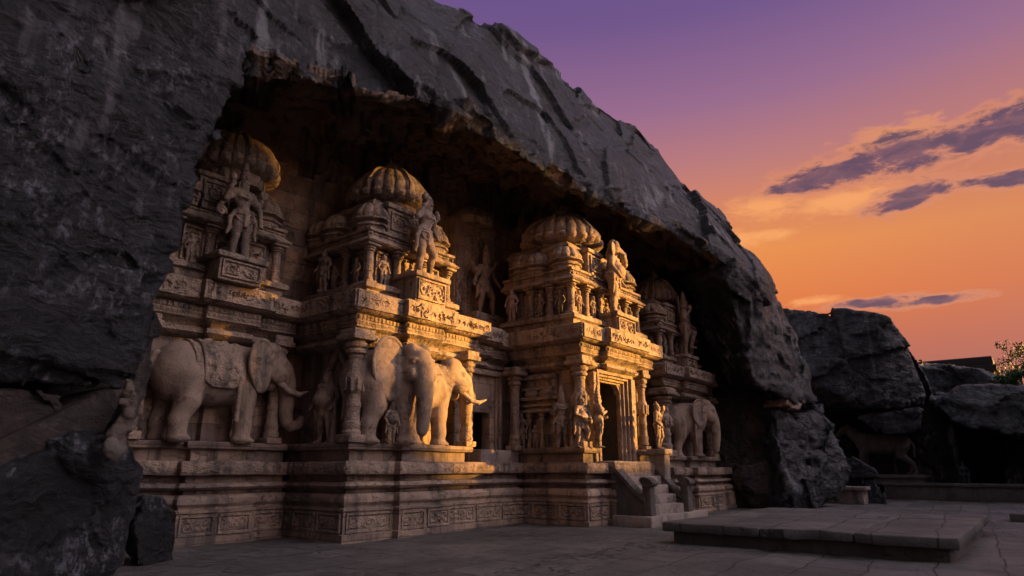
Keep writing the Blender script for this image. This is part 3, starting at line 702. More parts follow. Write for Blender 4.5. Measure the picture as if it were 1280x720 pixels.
# boulders further right
boulder('boulder', 'huge grey overhanging boulder against the sunset, smooth right face', [(41.5, 14.5, 12.3), (40.5, 13.5, 6.0), (41.0, 10.91, 11.15), (40.5, 8.07, 10.23), (40.2, 5.69, 9.48), (41.0, 4.9, 8.12), (42.0, 4.24, 5.47), (42.0, 4.47, 4.64), (39.6, 6.6, 4.45), (39.2, 9.02, 5.94), (39.2, 9.57, 6.76), (40.2, 10.6, 9.24), (47, 11.5, 11), (46, 7, 10), (47, 5, 6.5), (47, 6, 4.6), (46, 12, 5)], M_ROCKGREY, res=.12, rough=.10, fac=.20, fscale=.22, seed=41, rnd=.06, fine=.04)
boulder('boulder', 'flat dark slab jammed beneath the huge grey boulder', lay([(40.2, 7.5, 4.2), (40.2, 5.89, 4.62), (40.5, 4.75, 4.45), (40.5, 4.95, 3.6), (40.3, 6.45, 3.35)], 2.5, .3), M_ROCKGREY, res=.1, rough=.08, fac=.15, seed=42, rnd=.1)
boulder('cliff', None, [(42.5, 18.0, 7.5), (42.5, 18, -.3), (44.0, 11.0, 6.2), (44, 4.4, 5.4), (44, 3.5, 3.3), (44, 3.75, -.3), (44, 11, -.3), (50, 18, 8), (50, 12, 7), (50, 3.0, 5.6), (50, 3.0, -.3), (50, 12, -.3)], M_ROCK, kind='structure', res=.15, rough=.15, fac=.25, fscale=.4, seed=43)
boulder('cliff', None, [(44, 1.50, 3.4), (43.9, 1.78, -.3), (43, -2.4, -.3), (43, -2.4, 3.6), (50, 2, -.3), (50, 2, 3.6), (50, -4, -.3), (50, -4, 3.6)], M_ROCK, kind='structure', res=.13, rough=.14, fac=.18, fscale=.4, seed=44)
boulder('cliff', None, [(47.5, -3, -.3), (47.5, 5, -.3), (47.5, -3, 5), (47.5, 5, 5), (52, -3, -.3), (52, 5, -.3), (52, -3, 5), (52, 5, 5)], M_PAINTED_DARK, kind='structure', res=.25, rough=.1, fac=.1, seed=45)  # near-black block paints in the dark of the cave entrance
boulder('boulder', 'blue black boulder forming the roof over the dark cave entrance at right', [(41.3, 4.5, 4.8), (42.2, 2.92, 5.84), (42.4, 1.06, 5.78), (42.2, -1.2, 4.7), (41.6, -1.8, 3.0), (41.2, .4, 2.95), (41.2, 1.96, 3.27), (41.2, 3.74, 3.89), (48, 4.6, 5.3), (49, 2, 6.2), (49, -2, 5.0), (48, -2, 3.2), (48, 4, 4)], M_ROCKGREY, res=.11, rough=.08, fac=.18, fscale=.26, seed=46, rnd=.05)
boulder('boulder', 'pale grey sloping rock in front of the dark temple roof', [(48.0, 5.5, 8.05), (48.0, 2.63, 7.45), (48.0, 1.43, 6.4), (48.0, -1.5, 5.3), (48.0, 5.66, 5.0), (54, 6, 8.2), (54, 2, 7.4), (54, -2, 5.2), (54, 6, 5), (48, -1.5, 4.5)], M_ROCKGREY, res=.14, rough=.14, fac=.2, seed=47, rnd=.2)
boulder('boulder', 'dark boulder beneath the green bush at the right edge', [(46, -1.0, 5.3), (46, -3.2, 5.2), (46, -4, 2), (46, -1, 2), (51, -1, 5.6), (51, -4, 5), (51, -4, 2), (51, 0, 2)], M_ROCKBLUE, res=.15, rough=.12, fac=.2, seed=48)
# broken rocks by the pedestal
boulder('boulder', 'tilted black slab lying across the broken rocks by the small pedestal', lay([(35.6, 8.1, 1.25), (35.6, 7.95, 1.6), (35.6, 7.42, 2.05), (35.8, 6.45, 1.55), (35.8, 6.35, 1.2), (35.7, 7.1, 1.1)], 1.2, .2), M_ROCKBLUE, res=.06, rough=.06, fac=.1, seed=51, rnd=.06)
boulder('boulder', 'upright grey rock behind the small pedestal', lay([(35.7, 7.1, 1.1), (35.7, 6.6, 1.2), (35.6, 6.25, .5), (35.5, 6.3, -.2), (35.5, 7.2, -.2)], 1.0, .1), M_ROCKGREY, res=.06, rough=.07, fac=.1, seed=52, rnd=.1)
boulder('boulder', 'dark broken rock between the cliff foot and the tilted slab', lay([(36, 8.3, 1.3), (36, 7.3, 1.4), (36, 7.2, -.2), (36, 8.4, -.2)], 1.0, .1), M_ROCKBLUE, res=.07, rough=.08, fac=.12, seed=53)
boulder('stone', 'cream coloured broken stone at the foot of the right cliff', lay([(34.6, 8.36, 1.05), (34.5, 8.0, 1.15), (34.4, 7.80, .95), (34.5, 7.85, -.1), (34.6, 8.5, -.1)], .5, .1), M_CREAM, cat='stone', res=.05, rough=.08, fac=.07, seed=54)

# unseen rock walls added on the sunset side, shaped to narrow the low sun
def sun_blockers():
    ep = np.array([-SUN_DIR.y, SUN_DIR.x]); ep /= np.linalg.norm(ep); ed = np.array([SUN_DIR.x, SUN_DIR.y]); ed /= np.linalg.norm(ed)
    te = math.tan(R_(SUN_EL)); D = 42.0
    s0p = [-30, 14.8, 15.8, 17, 19, 21, 22.6, 25, 33, 42]; s0v = [-6, -5.5, -3, -1.5, 2, 4.5, 6, 9, 21, 24]
    def wall(ps, lo, hi, prof, name, seed):
        s0 = np.interp(ps, s0p, s0v); up = (D-s0)*te
        G = np.zeros((len(ps), 40, 3)); q = np.linspace(0, len(prof)-1, 40); oo = np.interp(q, range(len(prof)), [p[0] for p in prof]); kk = np.interp(q, range(len(prof)), [p[1] for p in prof])
        for i, p in enumerate(ps):
            a = lo[i]+(up[i] if lo[i] > 0 else -.3); b = hi[i]+up[i]
            G[i, :, :2] = p*ep+(D+oo)[:, None]*ed; G[i, :, 2] = a+(b-a)*kk
        P = G.reshape(-1, 3); w = np.where(P[:, 2] > .5, 1, 0)
        P = P+(w*(.22*facets(P, .3, seed, .5)+.2*fbm(P, .6, 4, seed+1)))[:, None]*np.array([0, 0, 1.])
        P[:, :2] += (w*.5*fbm(P, .35, 4, seed+2))[:, None]*ed
        mb = MB(); mb.grid(P.reshape(G.shape)); o = link(name, P, mb.F, M_ROCKGREY, None, weld=False, sharp=None); o['kind'] = 'structure'
    ps = np.linspace(-12, 42, 220)
    wall(ps, ps*0, np.interp(ps, [-12, 8, 15.2, 16.0, 16.6, 17.4, 18.5, 21, 22.7, 23.3, 25, 29, 35, 39, 42], [6, 10.5, 10.2, 7.5, 4.2, 2.8, 2.2, 1.9, 2.3, 9.2, 9.6, 9.4, 10, 7.5, 3]), [(-8, 0), (-4, .5), (-1.5, .9), (0, 1), (3, .9), (8, .6), (13, 0)], 'sun_blocker', 61)
    pf_ = [(0, 0), (-1.5, .25), (-1, .8), (.5, 1), (2.2, .8), (2.2, .2), (0, 0)]
    pa = np.linspace(5, 31, 110)
    wall(pa, np.interp(pa, [5, 13.5, 14.5, 18.8, 19.6, 22, 23.5, 26.5, 31], [9, 10, 10.3, 10.25, 9.5, 9.3, 8.7, 7.5, 6]), np.interp(pa, [5, 11, 15, 20, 24, 27, 31], [15, 21, 20, 19.5, 19, 18, 13]), pf_, 'sun_blocker', 71)  # added arch, blocks the sun above the lit band
    pb_ = np.linspace(8, 19.3, 60)
    wall(pb_, np.interp(pb_, [8, 14.8, 15.8, 16.8, 17.6, 18.5, 19.3], [4, 5.4, 5.9, 6.6, 7.6, 8.3, 8.6]), np.interp(pb_, [8, 14, 16.6, 17.1, 18.5, 19.3], [11.5, 11.0, 10.7, 9.85, 9.8, 9.5]), pf_, 'sun_blocker', 81)  # added spur, keeps the sun off the left towers
sun_blockers()
#@@PART3
# ================================================================== TEMPLE
P_PLINTH = [(0, -.06), (0, .13), (-.04, .15), (-.04, .62), (0, .64), (0, .69), (-.08, .71), (-.08, .75), (-.01, .83), (-.01, .93), (-.07, 1.01), (-.20, 1.03), (-.20, 1.11),
            (-.07, 1.13), (-.01, 1.19), (-.07, 1.27), (-.24, 1.29), (-.24, 1.43), (-.01, 1.45), (0, 1.47), (0, 1.71), (-.03, 1.75)]
P_LEDGE = [(-.33, 1.70), (-.33, 2.0), (-.18, 2.03), (-.16, 2.06), (-.16, 2.16), (-.20, 2.19)]
P_CORN = [(-.70, 4.56), (-.47, 4.62), (-.34, 4.70), (-.36, 4.80), (-.50, 4.86), (-.44, 4.93), (-.24, 5.02), (-.24, 5.06)]
P_FRZ = [(-.30, 5.05), (-.26, 5.07), (-.26, 5.33), (-.30, 5.36)]
P_BAND = [(-.28, 5.335), (-.06, 5.37), (-.012, 5.41), (-.012, 5.86), (-.05, 5.90)]
def sc(prof, k): return [(o, z*k) for o, z in prof]
def offpath(path, off):
    """the polyline moved off outward (right-hand side), mitred"""
    P = [np.array(p, float) for p in path]; N = []
    for a, b in zip(P[:-1], P[1:]): d = (b-a)/np.linalg.norm(b-a); N.append(np.array([d[1], -d[0]]))
    out = []
    for i, p in enumerate(P):
        a = N[max(i-1, 0)]; b = N[min(i, len(N)-1)]; v = a+b; v = v/(v @ v)*2; out.append(p+v*off)
    return out
def segs(path, off, minlen=.3):
    Q = offpath(path, off)
    return [(a, b) for a, b in zip(Q[:-1], Q[1:]) if np.linalg.norm(b-a) > minlen]
def along(a, b, t0, t1):
    L = np.linalg.norm(b-a); return a+(b-a)*t0/L, a+(b-a)*t1/L

def pillar(root, x, y, z0, z1, r=.2, mat=M_STONE, fancy=True):
    h = z1-z0; mb = MB()
    mb.box((x-r*1.25, y-r*1.25, z0), (x+r*1.25, y+r*1.25, z0+.22*r/.2*.8), r=.02)
    pf = [(1.1, .06), (1.15, .09), (.98, .11), (1.05, .14), (1.05, .17), (.88, .19), (.86, .30), (.95, .31), (.95, .34), (.86, .35), (.86, .42)]
    if fancy: pf += [(1.12, .44), (1.25, .47), (1.18, .50), (1.3, .53), (1.2, .57), (1.0, .60)]
    pf += [(.84, .62), (.82, .74), (.92, .75), (.92, .77), (.8, .78)]
    mb.lathe((x, y, z0), [(a*r, b*h) for a, b in pf], seg=24, square=.0)
    if fancy:
        for k in range(10):
            a = k*2*math.pi/10
            mb.box((x+1.18*r*math.cos(a)-.045, y+1.18*r*math.sin(a)-.045, z0+.44*h+.02*(k % 2)), (x+1.18*r*math.cos(a)+.045, y+1.18*r*math.sin(a)+.045, z0+.565*h), r=.03)
    p = mb.build('pillar', mat, root, erode=.01, escale=4)
    c = MB(); c.lathe((x, y, z0), [(.8*r, .775*h), (1.2*r, .79*h), (1.28*r, .81*h), (1.0*r, .83*h), (1.35*r, .85*h), (1.42*r, .875*h), (1.1*r, .895*h), (1.1*r, .91*h)], seg=24)
    c.box((x-1.75*r, y-1.75*r, z0+.905*h), (x+1.75*r, y+1.75*r, z0+.955*h), r=.03); c.box((x-1.5*r, y-1.5*r, z0+.95*h), (x+1.5*r, y+1.5*r, z1+.02), r=.03)
    q = c.build('capital', mat, None, erode=.01, escale=4)
    V = q.location.copy(); q.parent = p; q.location = V-wloc(p)
    return p

def plinth(root, path, k=1.0, seed=3, panels=True):
    rs = np.random.default_rng(seed)
    pl = MB().sweep(path, sc(P_PLINTH, k)).build('plinth', M_BLOCK, root, erode=.016, escale=1.6)
    if panels:
        for a, b in segs(path, -.04):
            L = np.linalg.norm(b-a)
            if L < .5: continue
            n = max(1, round(L/1.05)); w = (L-.06)/n
            for i in range(n):
                p, q = along(a, b, .03+i*w+.05, .03+(i+1)*w-.05)
                mb = MB(); mb.relief(p, q, .17*k, .60*k, scrolls(w-.10, .43*k, rs, .022, .032), back=.04)
                o = mb.build('carved_panel', M_STONE, None, erode=.006, escale=3); V = o.location.copy(); o.parent = pl; o.location = V-wloc(pl)
    for a, b in segs(path, 0.0):
        L = np.linalg.norm(b-a)
        if L < .5: continue
        n = max(1, round(L/1.4)); w = L/n
        for i in range(n):
            p, q = along(a, b, i*w+.02, (i+1)*w-.02)
            mb = MB(); mb.relief(p, q, 1.49*k, 1.70*k, scrolls(w-.04, .21*k, rs, .024, .020, frame=False), back=.03)
            o = mb.build('carved_course', M_STONE, None, erode=.01, escale=3); V = o.location.copy(); o.parent = pl; o.location = V-wloc(pl)
    return pl

def cornice(root, path, k=1.0, seed=5, gl=True):
    rs = np.random.default_rng(seed)
    MB().sweep(path, sc(P_CORN, k), cap=False).build('cornice_moulding', M_STONE, root, erode=.014, escale=2)
    fz = MB().sweep(path, sc(P_FRZ, k), cap=False)
    for a, b in segs(path, -.26, .2): fz.relief(a, b, 5.08*k, 5.32*k, beads(np.linalg.norm(b-a), .24, .125, .05), back=.03)
    fz.build('bead_frieze', M_STONE, root, erode=.010, escale=3)
    bd = MB().sweep(path, sc(P_BAND, k)).build('carved_band', M_STONE, root, erode=.012, escale=1.8)
    for a, b in segs(path, .0, .35):
        L = np.linalg.norm(b-a)
        if not gl: continue
        mb = MB(); H = glyphs(L, .42*k, rs)
        mb.relief(a, b, 5.425*k, 5.845*k, H, proud=.052, back=.07)
        o = mb.build('glyph_panel', M_STONE, None, erode=.012, escale=1.8); V = o.location.copy(); o.parent = bd; o.location = V-wloc(bd)

def ribbed_dome(cx, cy, z0, r, h, ribs=18, amp=.07):
    q = np.linspace(0, 1, 22); pf = [(r*math.sqrt(max(0, 1-(t*.985)**2.3))*(.93+.07*math.sin(math.pi*min(1, t*2.2))), h*t) for t in q]
    return MB().lathe((cx, cy, z0), pf, seg=ribs*6, ribs=ribs, amp=amp)

def tower(root, x0, x1, yf, yb, cx, cy, rd, k=1.0, zb=5.88, dz=0.0, seed=9, left=True, npil=4):
    rs = np.random.default_rng(seed)
    Z = lambda z: z*k+dz
    cl = [(x0, yb), (x0, yf), (x1, yf), (x1, yb)]
    MB().sweep(cl, [(.05, Z(5.86)), (.05, Z(6.12)), (.16, Z(6.16)), (.16, Z(6.28)), (.1, Z(6.32))]).build('tower_base', M_STONE, root, erode=.016)
    MB().sweep(cl, [(-.26, Z(6.25)), (-.26, Z(7.5))], cap=False).build('storey_wall', M_BLOCK, root, erode=.02)
    w = x1-x0
    # niche reliefs
    mb = MB()
    for a, b in segs(cl, -.26):
        L = np.linalg.norm(b-a); n = max(2, round(L/.75)); g = L/n
        for i in range(n):
            p, q = along(a, b, i*g+.14, (i+1)*g-.14); mb.relief(p, q, Z(6.42), Z(7.32), scrolls(g-.28, .9*k, rs, .022, .07), back=.03)
    mb.build('niche_relief', M_STONE, root, erode=.012)
    xs = np.linspace(x0+.12, x1-.12, npil)
    for x in xs: pillar(root, x, yf+.13, Z(6.28), Z(7.45), .125, fancy=False)
    for y in np.linspace(yf+.13, yb-.3, 4)[1:]: pillar(root, x0+.13, y, Z(6.28), Z(7.45), .115, fancy=False)
    ev = [(-.1, Z(7.40)), (.12, Z(7.42)), (.16, Z(7.46)), (.05, Z(7.56)), (-.06, Z(7.70)), (-.06, Z(7.74)), (.04, Z(7.77)), (.04, Z(7.84)), (-.02, Z(7.87))]
    MB().sweep(cl, ev).build('eave', M_STONE, root, erode=.016)
    mb = MB()
    for a, b in segs(cl, .04): mb.relief(a, b, Z(7.60), Z(7.74), beads(np.linalg.norm(b-a), .14, .16, .05), proud=-.08, back=.02)
    mb.build('tooth_course', M_STONE, root)
    c2 = [(x0+.35, yb), (x0+.35, yf+.38), (x1-.35, yf+.38), (x1-.35, yb)]
    MB().sweep(c2, [(0, Z(7.8)), (0, Z(8.62)), (.10, Z(8.66)), (.13, Z(8.74)), (.0, Z(8.84)), (-.12, Z(8.95))]).build('upper_storey', M_STONE, root, erode=.02)
    # projecting central block with carved panel
    px = x0+w*.32
    b = MB().box((px-.42, yf+.02, Z(7.86)), (px+.42, yf+.6, Z(8.62)), r=.03); b.box((px-.5, yf-.06, Z(8.6)), (px+.5, yf+.6, Z(8.74)), r=.04)
    b.relief((px-.32, yf+.02), (px+.32, yf+.02), Z(7.98), Z(8.52), scrolls(.64, .54*k, rs, .02, .05)); b.build('panel_block', M_STONE, root)
    # corner turrets with small ribbed roofs
    tr = min(.56, w*.165)
    for tx, ty in ((x0+tr*.75, yb-.7), (x0+tr*.75, (yf+yb)/2+.2), (x0+tr*.8, yf+tr*.95), (x0+w*.62, yf+tr*.9), (x1-tr*.85, yf+tr*.95)):
        m = MB().lathe((tx, ty, 0), [(tr*.86, Z(7.82)), (tr*.86, Z(7.98)), (tr*1.0, Z(8.00)), (tr*1.0, Z(8.05)), (tr*.8, Z(8.07)), (tr*.8, Z(8.14)), (tr*1.1, Z(8.17)), (tr*1.1, Z(8.22)), (tr*.95, Z(8.24))], seg=40, ribs=8, amp=.10)
        m.F and None
        t = m.build('turret', M_STONE, root, erode=.012)
        d = ribbed_dome(tx, ty, Z(8.23), tr*1.02, .52*k, 10, .10).build('turret_roof', M_STONE, None, erode=.012); V = d.location.copy(); d.parent = t; d.location = V-wloc(t)
    MB().lathe((cx, cy, 0), [(rd*.72, Z(8.7)), (rd*.72, Z(9.0)), (rd*.9, Z(9.05)), (rd*.95, Z(9.12)), (rd*.8, Z(9.16))], seg=64, ribs=16, amp=.06).build('neck', M_STONE, root, erode=.012)
    zt = Z(9.04)
    dm = ribbed_dome(cx, cy, zt+.22*k, rd, 1.0*k, 22, .055).build('dome', M_STONE, root, erode=.014)
    rim = MB().lathe((cx, cy, zt), [(rd*.86, 0), (rd*1.0, .06*k), (rd*1.05, .14*k), (rd*1.04, .24*k), (rd*.94, .27*k)], seg=132, ribs=22, amp=.09).build('dome_rim', M_STONE, None, erode=.012)
    V = rim.location.copy(); rim.parent = dm; rim.location = V-wloc(dm)
    # four carved straps over the dome
    mb = MB()
    for i in range(6):
        a = i*math.pi/3+.35; pts = []
        for t in np.linspace(.02, .93, 12):
            rr = rd*math.sqrt(max(0, 1-(t*.985)**2.3))*(.93+.07*math.sin(math.pi*min(1, t*2.2)))+.0
            pts.append((cx+rr*math.cos(a), cy+rr*math.sin(a), zt+.22*k+1.02*k*t))
        mb.tube(pts, [.055]*12, 6)
    mb.build('dome_strap', M_STONE, root, erode=.008)
    MB().lathe((cx, cy, zt+1.2*k), [(rd*.30, 0), (rd*.34, .04), (rd*.2, .09), (rd*.1, .12), (rd*.19, .2), (rd*.14, .28), (.05, .34), (.03, .46), (.005, .52)], seg=18).build('finial', M_STONE, root, erode=.006)

def pedestal(root, x, y, z0, z1, w, d, seed=1):
    rs = np.random.default_rng(seed)
    m = MB().box((x-w/2, y-d/2, z0), (x+w/2, y+d/2, z1-.1), r=.02); m.box((x-w/2-.1, y-d/2-.1, z1-.14), (x+w/2+.1, y+d/2+.1, z1), r=.03)
    m.relief((x-w/2+.06, y-d/2), (x+w/2-.06, y-d/2), z0+.08, z1-.18, scrolls(w-.12, max(.2, z1-z0-.26), rs, .02, .05)); m.build('statue_pedestal', M_STONE, root)

# ---- bay with the profile elephant (left)
s1 = empty('shrine', (7.3, 15.0, 0), 'leftmost carved shrine, half hidden behind the black cliff, unlit', 'shrine', 'shrines carved along the cave')
pa = [(4.2, 17.0), (4.2, 14.95), (7.05, 14.95), (7.05, 14.75), (8.95, 14.75), (8.95, 14.95), (9.86, 14.95)]
plinth(s1, pa, seed=31); MB().sweep(pa, P_LEDGE).build('ledge', M_BLOCK, s1, erode=.016)
MB().sweep(pa, [(-.66, 2.1), (-.66, 4.7)], cap=False).build('wall', M_BLOCK, s1, erode=.02)
cornice(s1, pa, seed=32)
pillar(s1, 6.0, 15.25, 2.18, 4.9, .2); pillar(s1, 9.45, 15.28, 2.18, 4.9, .17, fancy=False)
tower(s1, 6.3, 9.30, 15.25, 16.9, 7.95, 15.8, 1.12, seed=33)
pedestal(s1, 7.75, 14.92, 5.88, 6.55, 1.1, .9, 34)

# ---- bay with the pair of elephants
s2 = empty('shrine', (12.4, 13.8, 0), 'golden lit shrine with two carved elephants between its pillars', 'shrine', 'shrines carved along the cave')
pb = [(9.80, 15.6), (9.80, 12.63), (11.29, 12.63), (11.29, 12.42), (13.17, 12.42), (13.17, 12.63), (16.75, 12.66)]
plinth(s2, pb+[(16.75, 14.5)], seed=41)
pb2 = [(9.80, 15.6), (9.80, 12.63), (11.29, 12.63), (11.29, 12.42), (13.17, 12.42), (13.17, 12.63), (14.5, 12.63), (14.5, 14.2)]
MB().sweep(pb2, P_LEDGE).build('ledge', M_BLOCK, s2, erode=.016)
MB().sweep(pb2, [(-.72, 2.1), (-.72, 4.7)], cap=False).build('wall', M_BLOCK, s2, erode=.02)
cornice(s2, [(9.80, 15.6), (9.80, 12.63), (11.29, 12.63), (11.29, 12.42), (13.17, 12.42), (13.17, 12.63), (14.85, 12.63), (14.85, 13.0), (16.0, 13.0), (16.0, 13.25), (16.9, 13.25)], seed=42)
pillar(s2, 10.16, 12.98, 2.18, 4.9, .21); pillar(s2, 14.25, 12.98, 2.18, 4.9, .17)
tower(s2, 10.55, 13.75, 13.2, 16.6, 12.0, 14.25, 1.22, seed=43)
pedestal(s2, 12.15, 12.85, 5.88, 6.72, 1.15, .8, 44)
# pointed niche arch on the left face
m = MB()
ap = [(y+.36, z) for y, z in [(13.02, 2.2), (13.02, 3.2), (13.10, 3.7), (13.32, 4.1), (13.52, 4.4), (13.66, 4.62), (13.80, 4.4), (14.0, 4.1), (14.22, 3.7), (14.3, 3.2), (14.3, 2.2)]]
m.tube([(10.42, y, z) for y, z in ap], [.09]*len(ap), 8); m.tube([(10.48, 14.02+(y-14.02)*1.22, 2.2+(z-2.2)*1.07) for y, z in ap], [.055]*len(ap), 8)
m.build('niche_arch', M_STONE, s2, erode=.02, escale=5)
pillar(s2, 10.38, 13.3, 2.18, 4.7, .13, fancy=False)

# ---- recess with the small dark doorway
w1 = empty('temple_wall', (15.6, 13.6, 1.75), 'recessed wall with a small black doorway between the elephant shrine and the stair shrine', 'wall')
m = MB(); Yr = 13.55
m.box((14.35, Yr, 1.74), (15.17, Yr+.35, 4.62)); m.box((15.97, Yr, 1.74), (17.1, Yr+.35, 4.62)); m.box((15.165, Yr+.003, 3.26), (15.975, Yr+.353, 4.617)); m.build('wall', M_BLOCK, w1, erode=.012)
m = MB(); m.box((14.85, Yr-.14, 1.76), (15.0, Yr+.02, 4.5)); m.box((16.28, Yr-.14, 1.76), (16.43, Yr+.02, 4.5)); m.box((14.8, Yr-.18, 4.42), (16.5, Yr+.02, 4.58)); m.box((15.02, Yr-.07, 1.76), (15.1, Yr+.02, 4.4)); m.box((16.18, Yr-.07, 1.76), (16.27, Yr+.02, 4.4)); m.build('door_frame', M_STONE, w1)
m = MB(); m.box((14.9, 12.95, 1.72), (16.7, Yr+.3, 2.12), r=.03); m.build('threshold', M_STEP, w1)
m = MB(); m.box((15.05, Yr+.9, 1.9), (16.1, Yr+1.2, 3.5)); m.box((15.0, Yr+.33, 2.0), (15.16, Yr+1.0, 3.4)); m.box((15.98, Yr+.33, 2.0), (16.15, Yr+1.0, 3.4)); m.box((15.0, Yr+.33, 3.27), (16.15, Yr+1.0, 3.45)); m.build('doorway_interior', M_PAINTED_DARK, w1)
pillar(w1, 16.55, 13.0, 2.12, 4.7, .17, fancy=False)

# ---- bay with the tall doorway and the stairs
s3 = empty('shrine', (19.2, 11.6, 0), 'golden lit shrine with a tall open doorway at the head of the stone steps', 'shrine', 'shrines carved along the cave')
pc = [(16.52, 13.4), (16.52, 10.35), (17.72, 10.35), (17.72, 10.12), (20.4, 10.12), (20.4, 10.35), (21.8, 10.35), (21.8, 13.4)]
plinth(s3, pc, seed=51)
MB().sweep([(16.52, 13.4), (16.52, 10.35), (17.72, 10.35), (17.72, 11.2)], P_LEDGE).build('ledge', M_BLOCK, s3, erode=.016)
MB().sweep([(20.05, 11.2), (20.05, 10.35), (21.8, 10.35), (21.8, 13.4)], P_LEDGE).build('ledge', M_BLOCK, s3, erode=.016)
m = MB().sweep([(17.2, 13.4), (17.2, 11.0), (18.0, 11.0), (18.0, 11.25)], [(0, 1.75), (0, 4.7)], cap=False); m.sweep([(19.9, 11.25), (19.9, 11.0), (21.15, 11.0), (21.15, 13.4)], [(0, 1.75), (0, 4.7)], cap=False)
m.box((17.99, 11.003, 4.5), (19.91, 11.4, 4.72)); m.build('wall', M_BLOCK, s3, erode=.014)
m = MB()
for i, (e, yy, zt) in enumerate([(0, 10.66, 4.62), (.13, 10.75, 4.54), (.24, 10.84, 4.46), (.33, 10.93, 4.4)]):
    wd = .13 if i < 1 else .11
    m.box((17.78+e, yy, 1.72), (17.78+e+wd, 11.1, zt-.1)); m.box((20.1-e-wd, yy, 1.72), (20.1-e, 11.1, zt-.1)); m.box((17.78+e, yy-.002, zt-.12), (20.1-e, 11.1, zt))
for cx_, dx_ in ((18.22, 1), (19.66, -1)):                              # rounded upper corners of the opening
    pts = [(cx_, 4.32), (cx_, 3.98)]+[(cx_+dx_*(.34-.34*math.cos(a)), 3.98+.34*math.sin(a)) for a in np.linspace(.2, 1.57, 7)]
    for yy in (10.96, 11.16): m.add([(x, yy, z) for x, z in pts], [list(range(len(pts)))])
    n_ = len(pts); m.add([(x, yy, z) for yy in (10.96, 11.16) for x, z in pts], [(i, (i+1) % n_, n_+(i+1) % n_, n_+i) for i in range(n_)])
df = m.build('door_frame', M_STONE, s3, erode=.01, escale=4)
m = MB(); m.relief((17.62, 10.70), (17.78, 10.70), 1.8, 4.5, scrolls(.16, 2.7, rng, .02, .03, False)); m.relief((20.1, 10.70), (20.3, 10.70), 1.8, 4.5, scrolls(.2, 2.7, rng, .02, .03, False)); m.box((17.6, 10.705, 1.76), (17.8, 11.05, 4.52)); m.box((20.08, 10.705, 1.76), (20.32, 11.05, 4.52)); m.build('carved_jamb', M_STONE, s3)
m = MB(); m.box((17.5, 14.6, 1.6), (20.4, 14.9, 4.8)); m.box((17.9, 11.3, 4.46), (20.0, 14.6, 4.62)); m.box((17.8, 11.22, 1.6), (18.01, 14.7, 4.6)); m.build('doorway_interior', M_PAINTED_DARK, s3)  # passage shade painted in with near-black walls
m = MB(); m.box((19.89, 11.22, 1.6), (20.1, 14.6, 4.6)); m.build('doorway_side', M_DARKSTONE, s3)  # darker stone puts the passage's shade into the colour
m = MB(); m.box((17.75, 10.14, 1.70), (20.1, 11.0, 1.80), r=.03); m.build('threshold', M_STEP, s3)
cornice(s3, pc, seed=52)
pillar(s3, 16.98, 10.82, 2.18, 4.9, .2); pillar(s3, 20.95, 10.80, 2.18, 4.9, .15)
# layered miniature pavilion on the left face
m = MB()
for z, e, y0, y1 in ((3.28, .42, 11.55, 13.3), (3.46, .34, 11.6, 13.3), (3.66, .42, 11.58, 13.3), (3.98, .34, 11.75, 13.3), (4.32, .40, 11.75, 13.3)):
    m.box((17.2-e, y0, z), (17.22, y1, z+.10), r=.035)
m.box((16.98, 11.75, 3.36), (17.22, 13.2, 4.5), r=.02)
for y in (11.72, 12.22, 12.72): m.lathe((16.95, y, 2.18), [(.09, 0), (.09, .12), (.06, .16), (.06, .75), (.09, .8), (.10, .9), (.07, .95), (.12, 1.0), (.12, 1.1)], seg=12)
for y in (12.0, 12.6): m.lathe((16.98, y, 3.75), [(.2, 0), (.26, .1), (.2, .24), (.1, .3), (.14, .42), (.05, .55), (.2, .58), (.22, .68)], seg=14)
m.build('miniature_pavilion', M_STONE, s3, erode=.014, escale=3)
tower(s3, 16.9, 21.5, 10.95, 13.8, 18.35, 12.3, 1.42, seed=53, npil=6)
pedestal(s3, 19.35, 10.78, 5.88, 6.62, 1.25, .75, 54)

# ---- bay with the frontal elephant (right)
s4 = empty('shrine', (25.4, 11.6, 0), 'small grey shrine farthest right, against the brown cave wall, in shade', 'shrine', 'shrines carved along the cave')
K4 = .925
pd = [(22.7, 14.0), (22.7, 10.55), (24.3, 10.55), (24.3, 10.35), (26.9, 10.35), (26.9, 10.55), (28.6, 10.55), (28.6, 13.0)]
plinth(s4, pd, K4, seed=61)
pd2 = [(22.75, 14.0), (22.75, 10.65), (24.3, 10.65), (24.3, 10.45), (26.9, 10.45), (26.9, 10.65), (28.0, 10.65), (28.0, 13.0)]
MB().sweep(pd2, sc(P_LEDGE, K4)).build('ledge', M_BLOCK, s4, erode=.016)
MB().sweep(pd2, [(-.75, 1.9), (-.75, 4.4)], cap=False).build('wall', M_BLOCK, s4, erode=.02)
cornice(s4, pd2, K4, seed=62)
pillar(s4, 23.2, 11.1, 2.0, 4.5, .27); pillar(s4, 27.5, 11.05, 2.0, 4.5, .2)
tower(s4, 23.4, 26.7, 11.1, 13.6, 25.3, 12.15, .98, K4, seed=63)
pedestal(s4, 25.1, 11.0, 5.4, 6.0, 1.1, .7, 64)

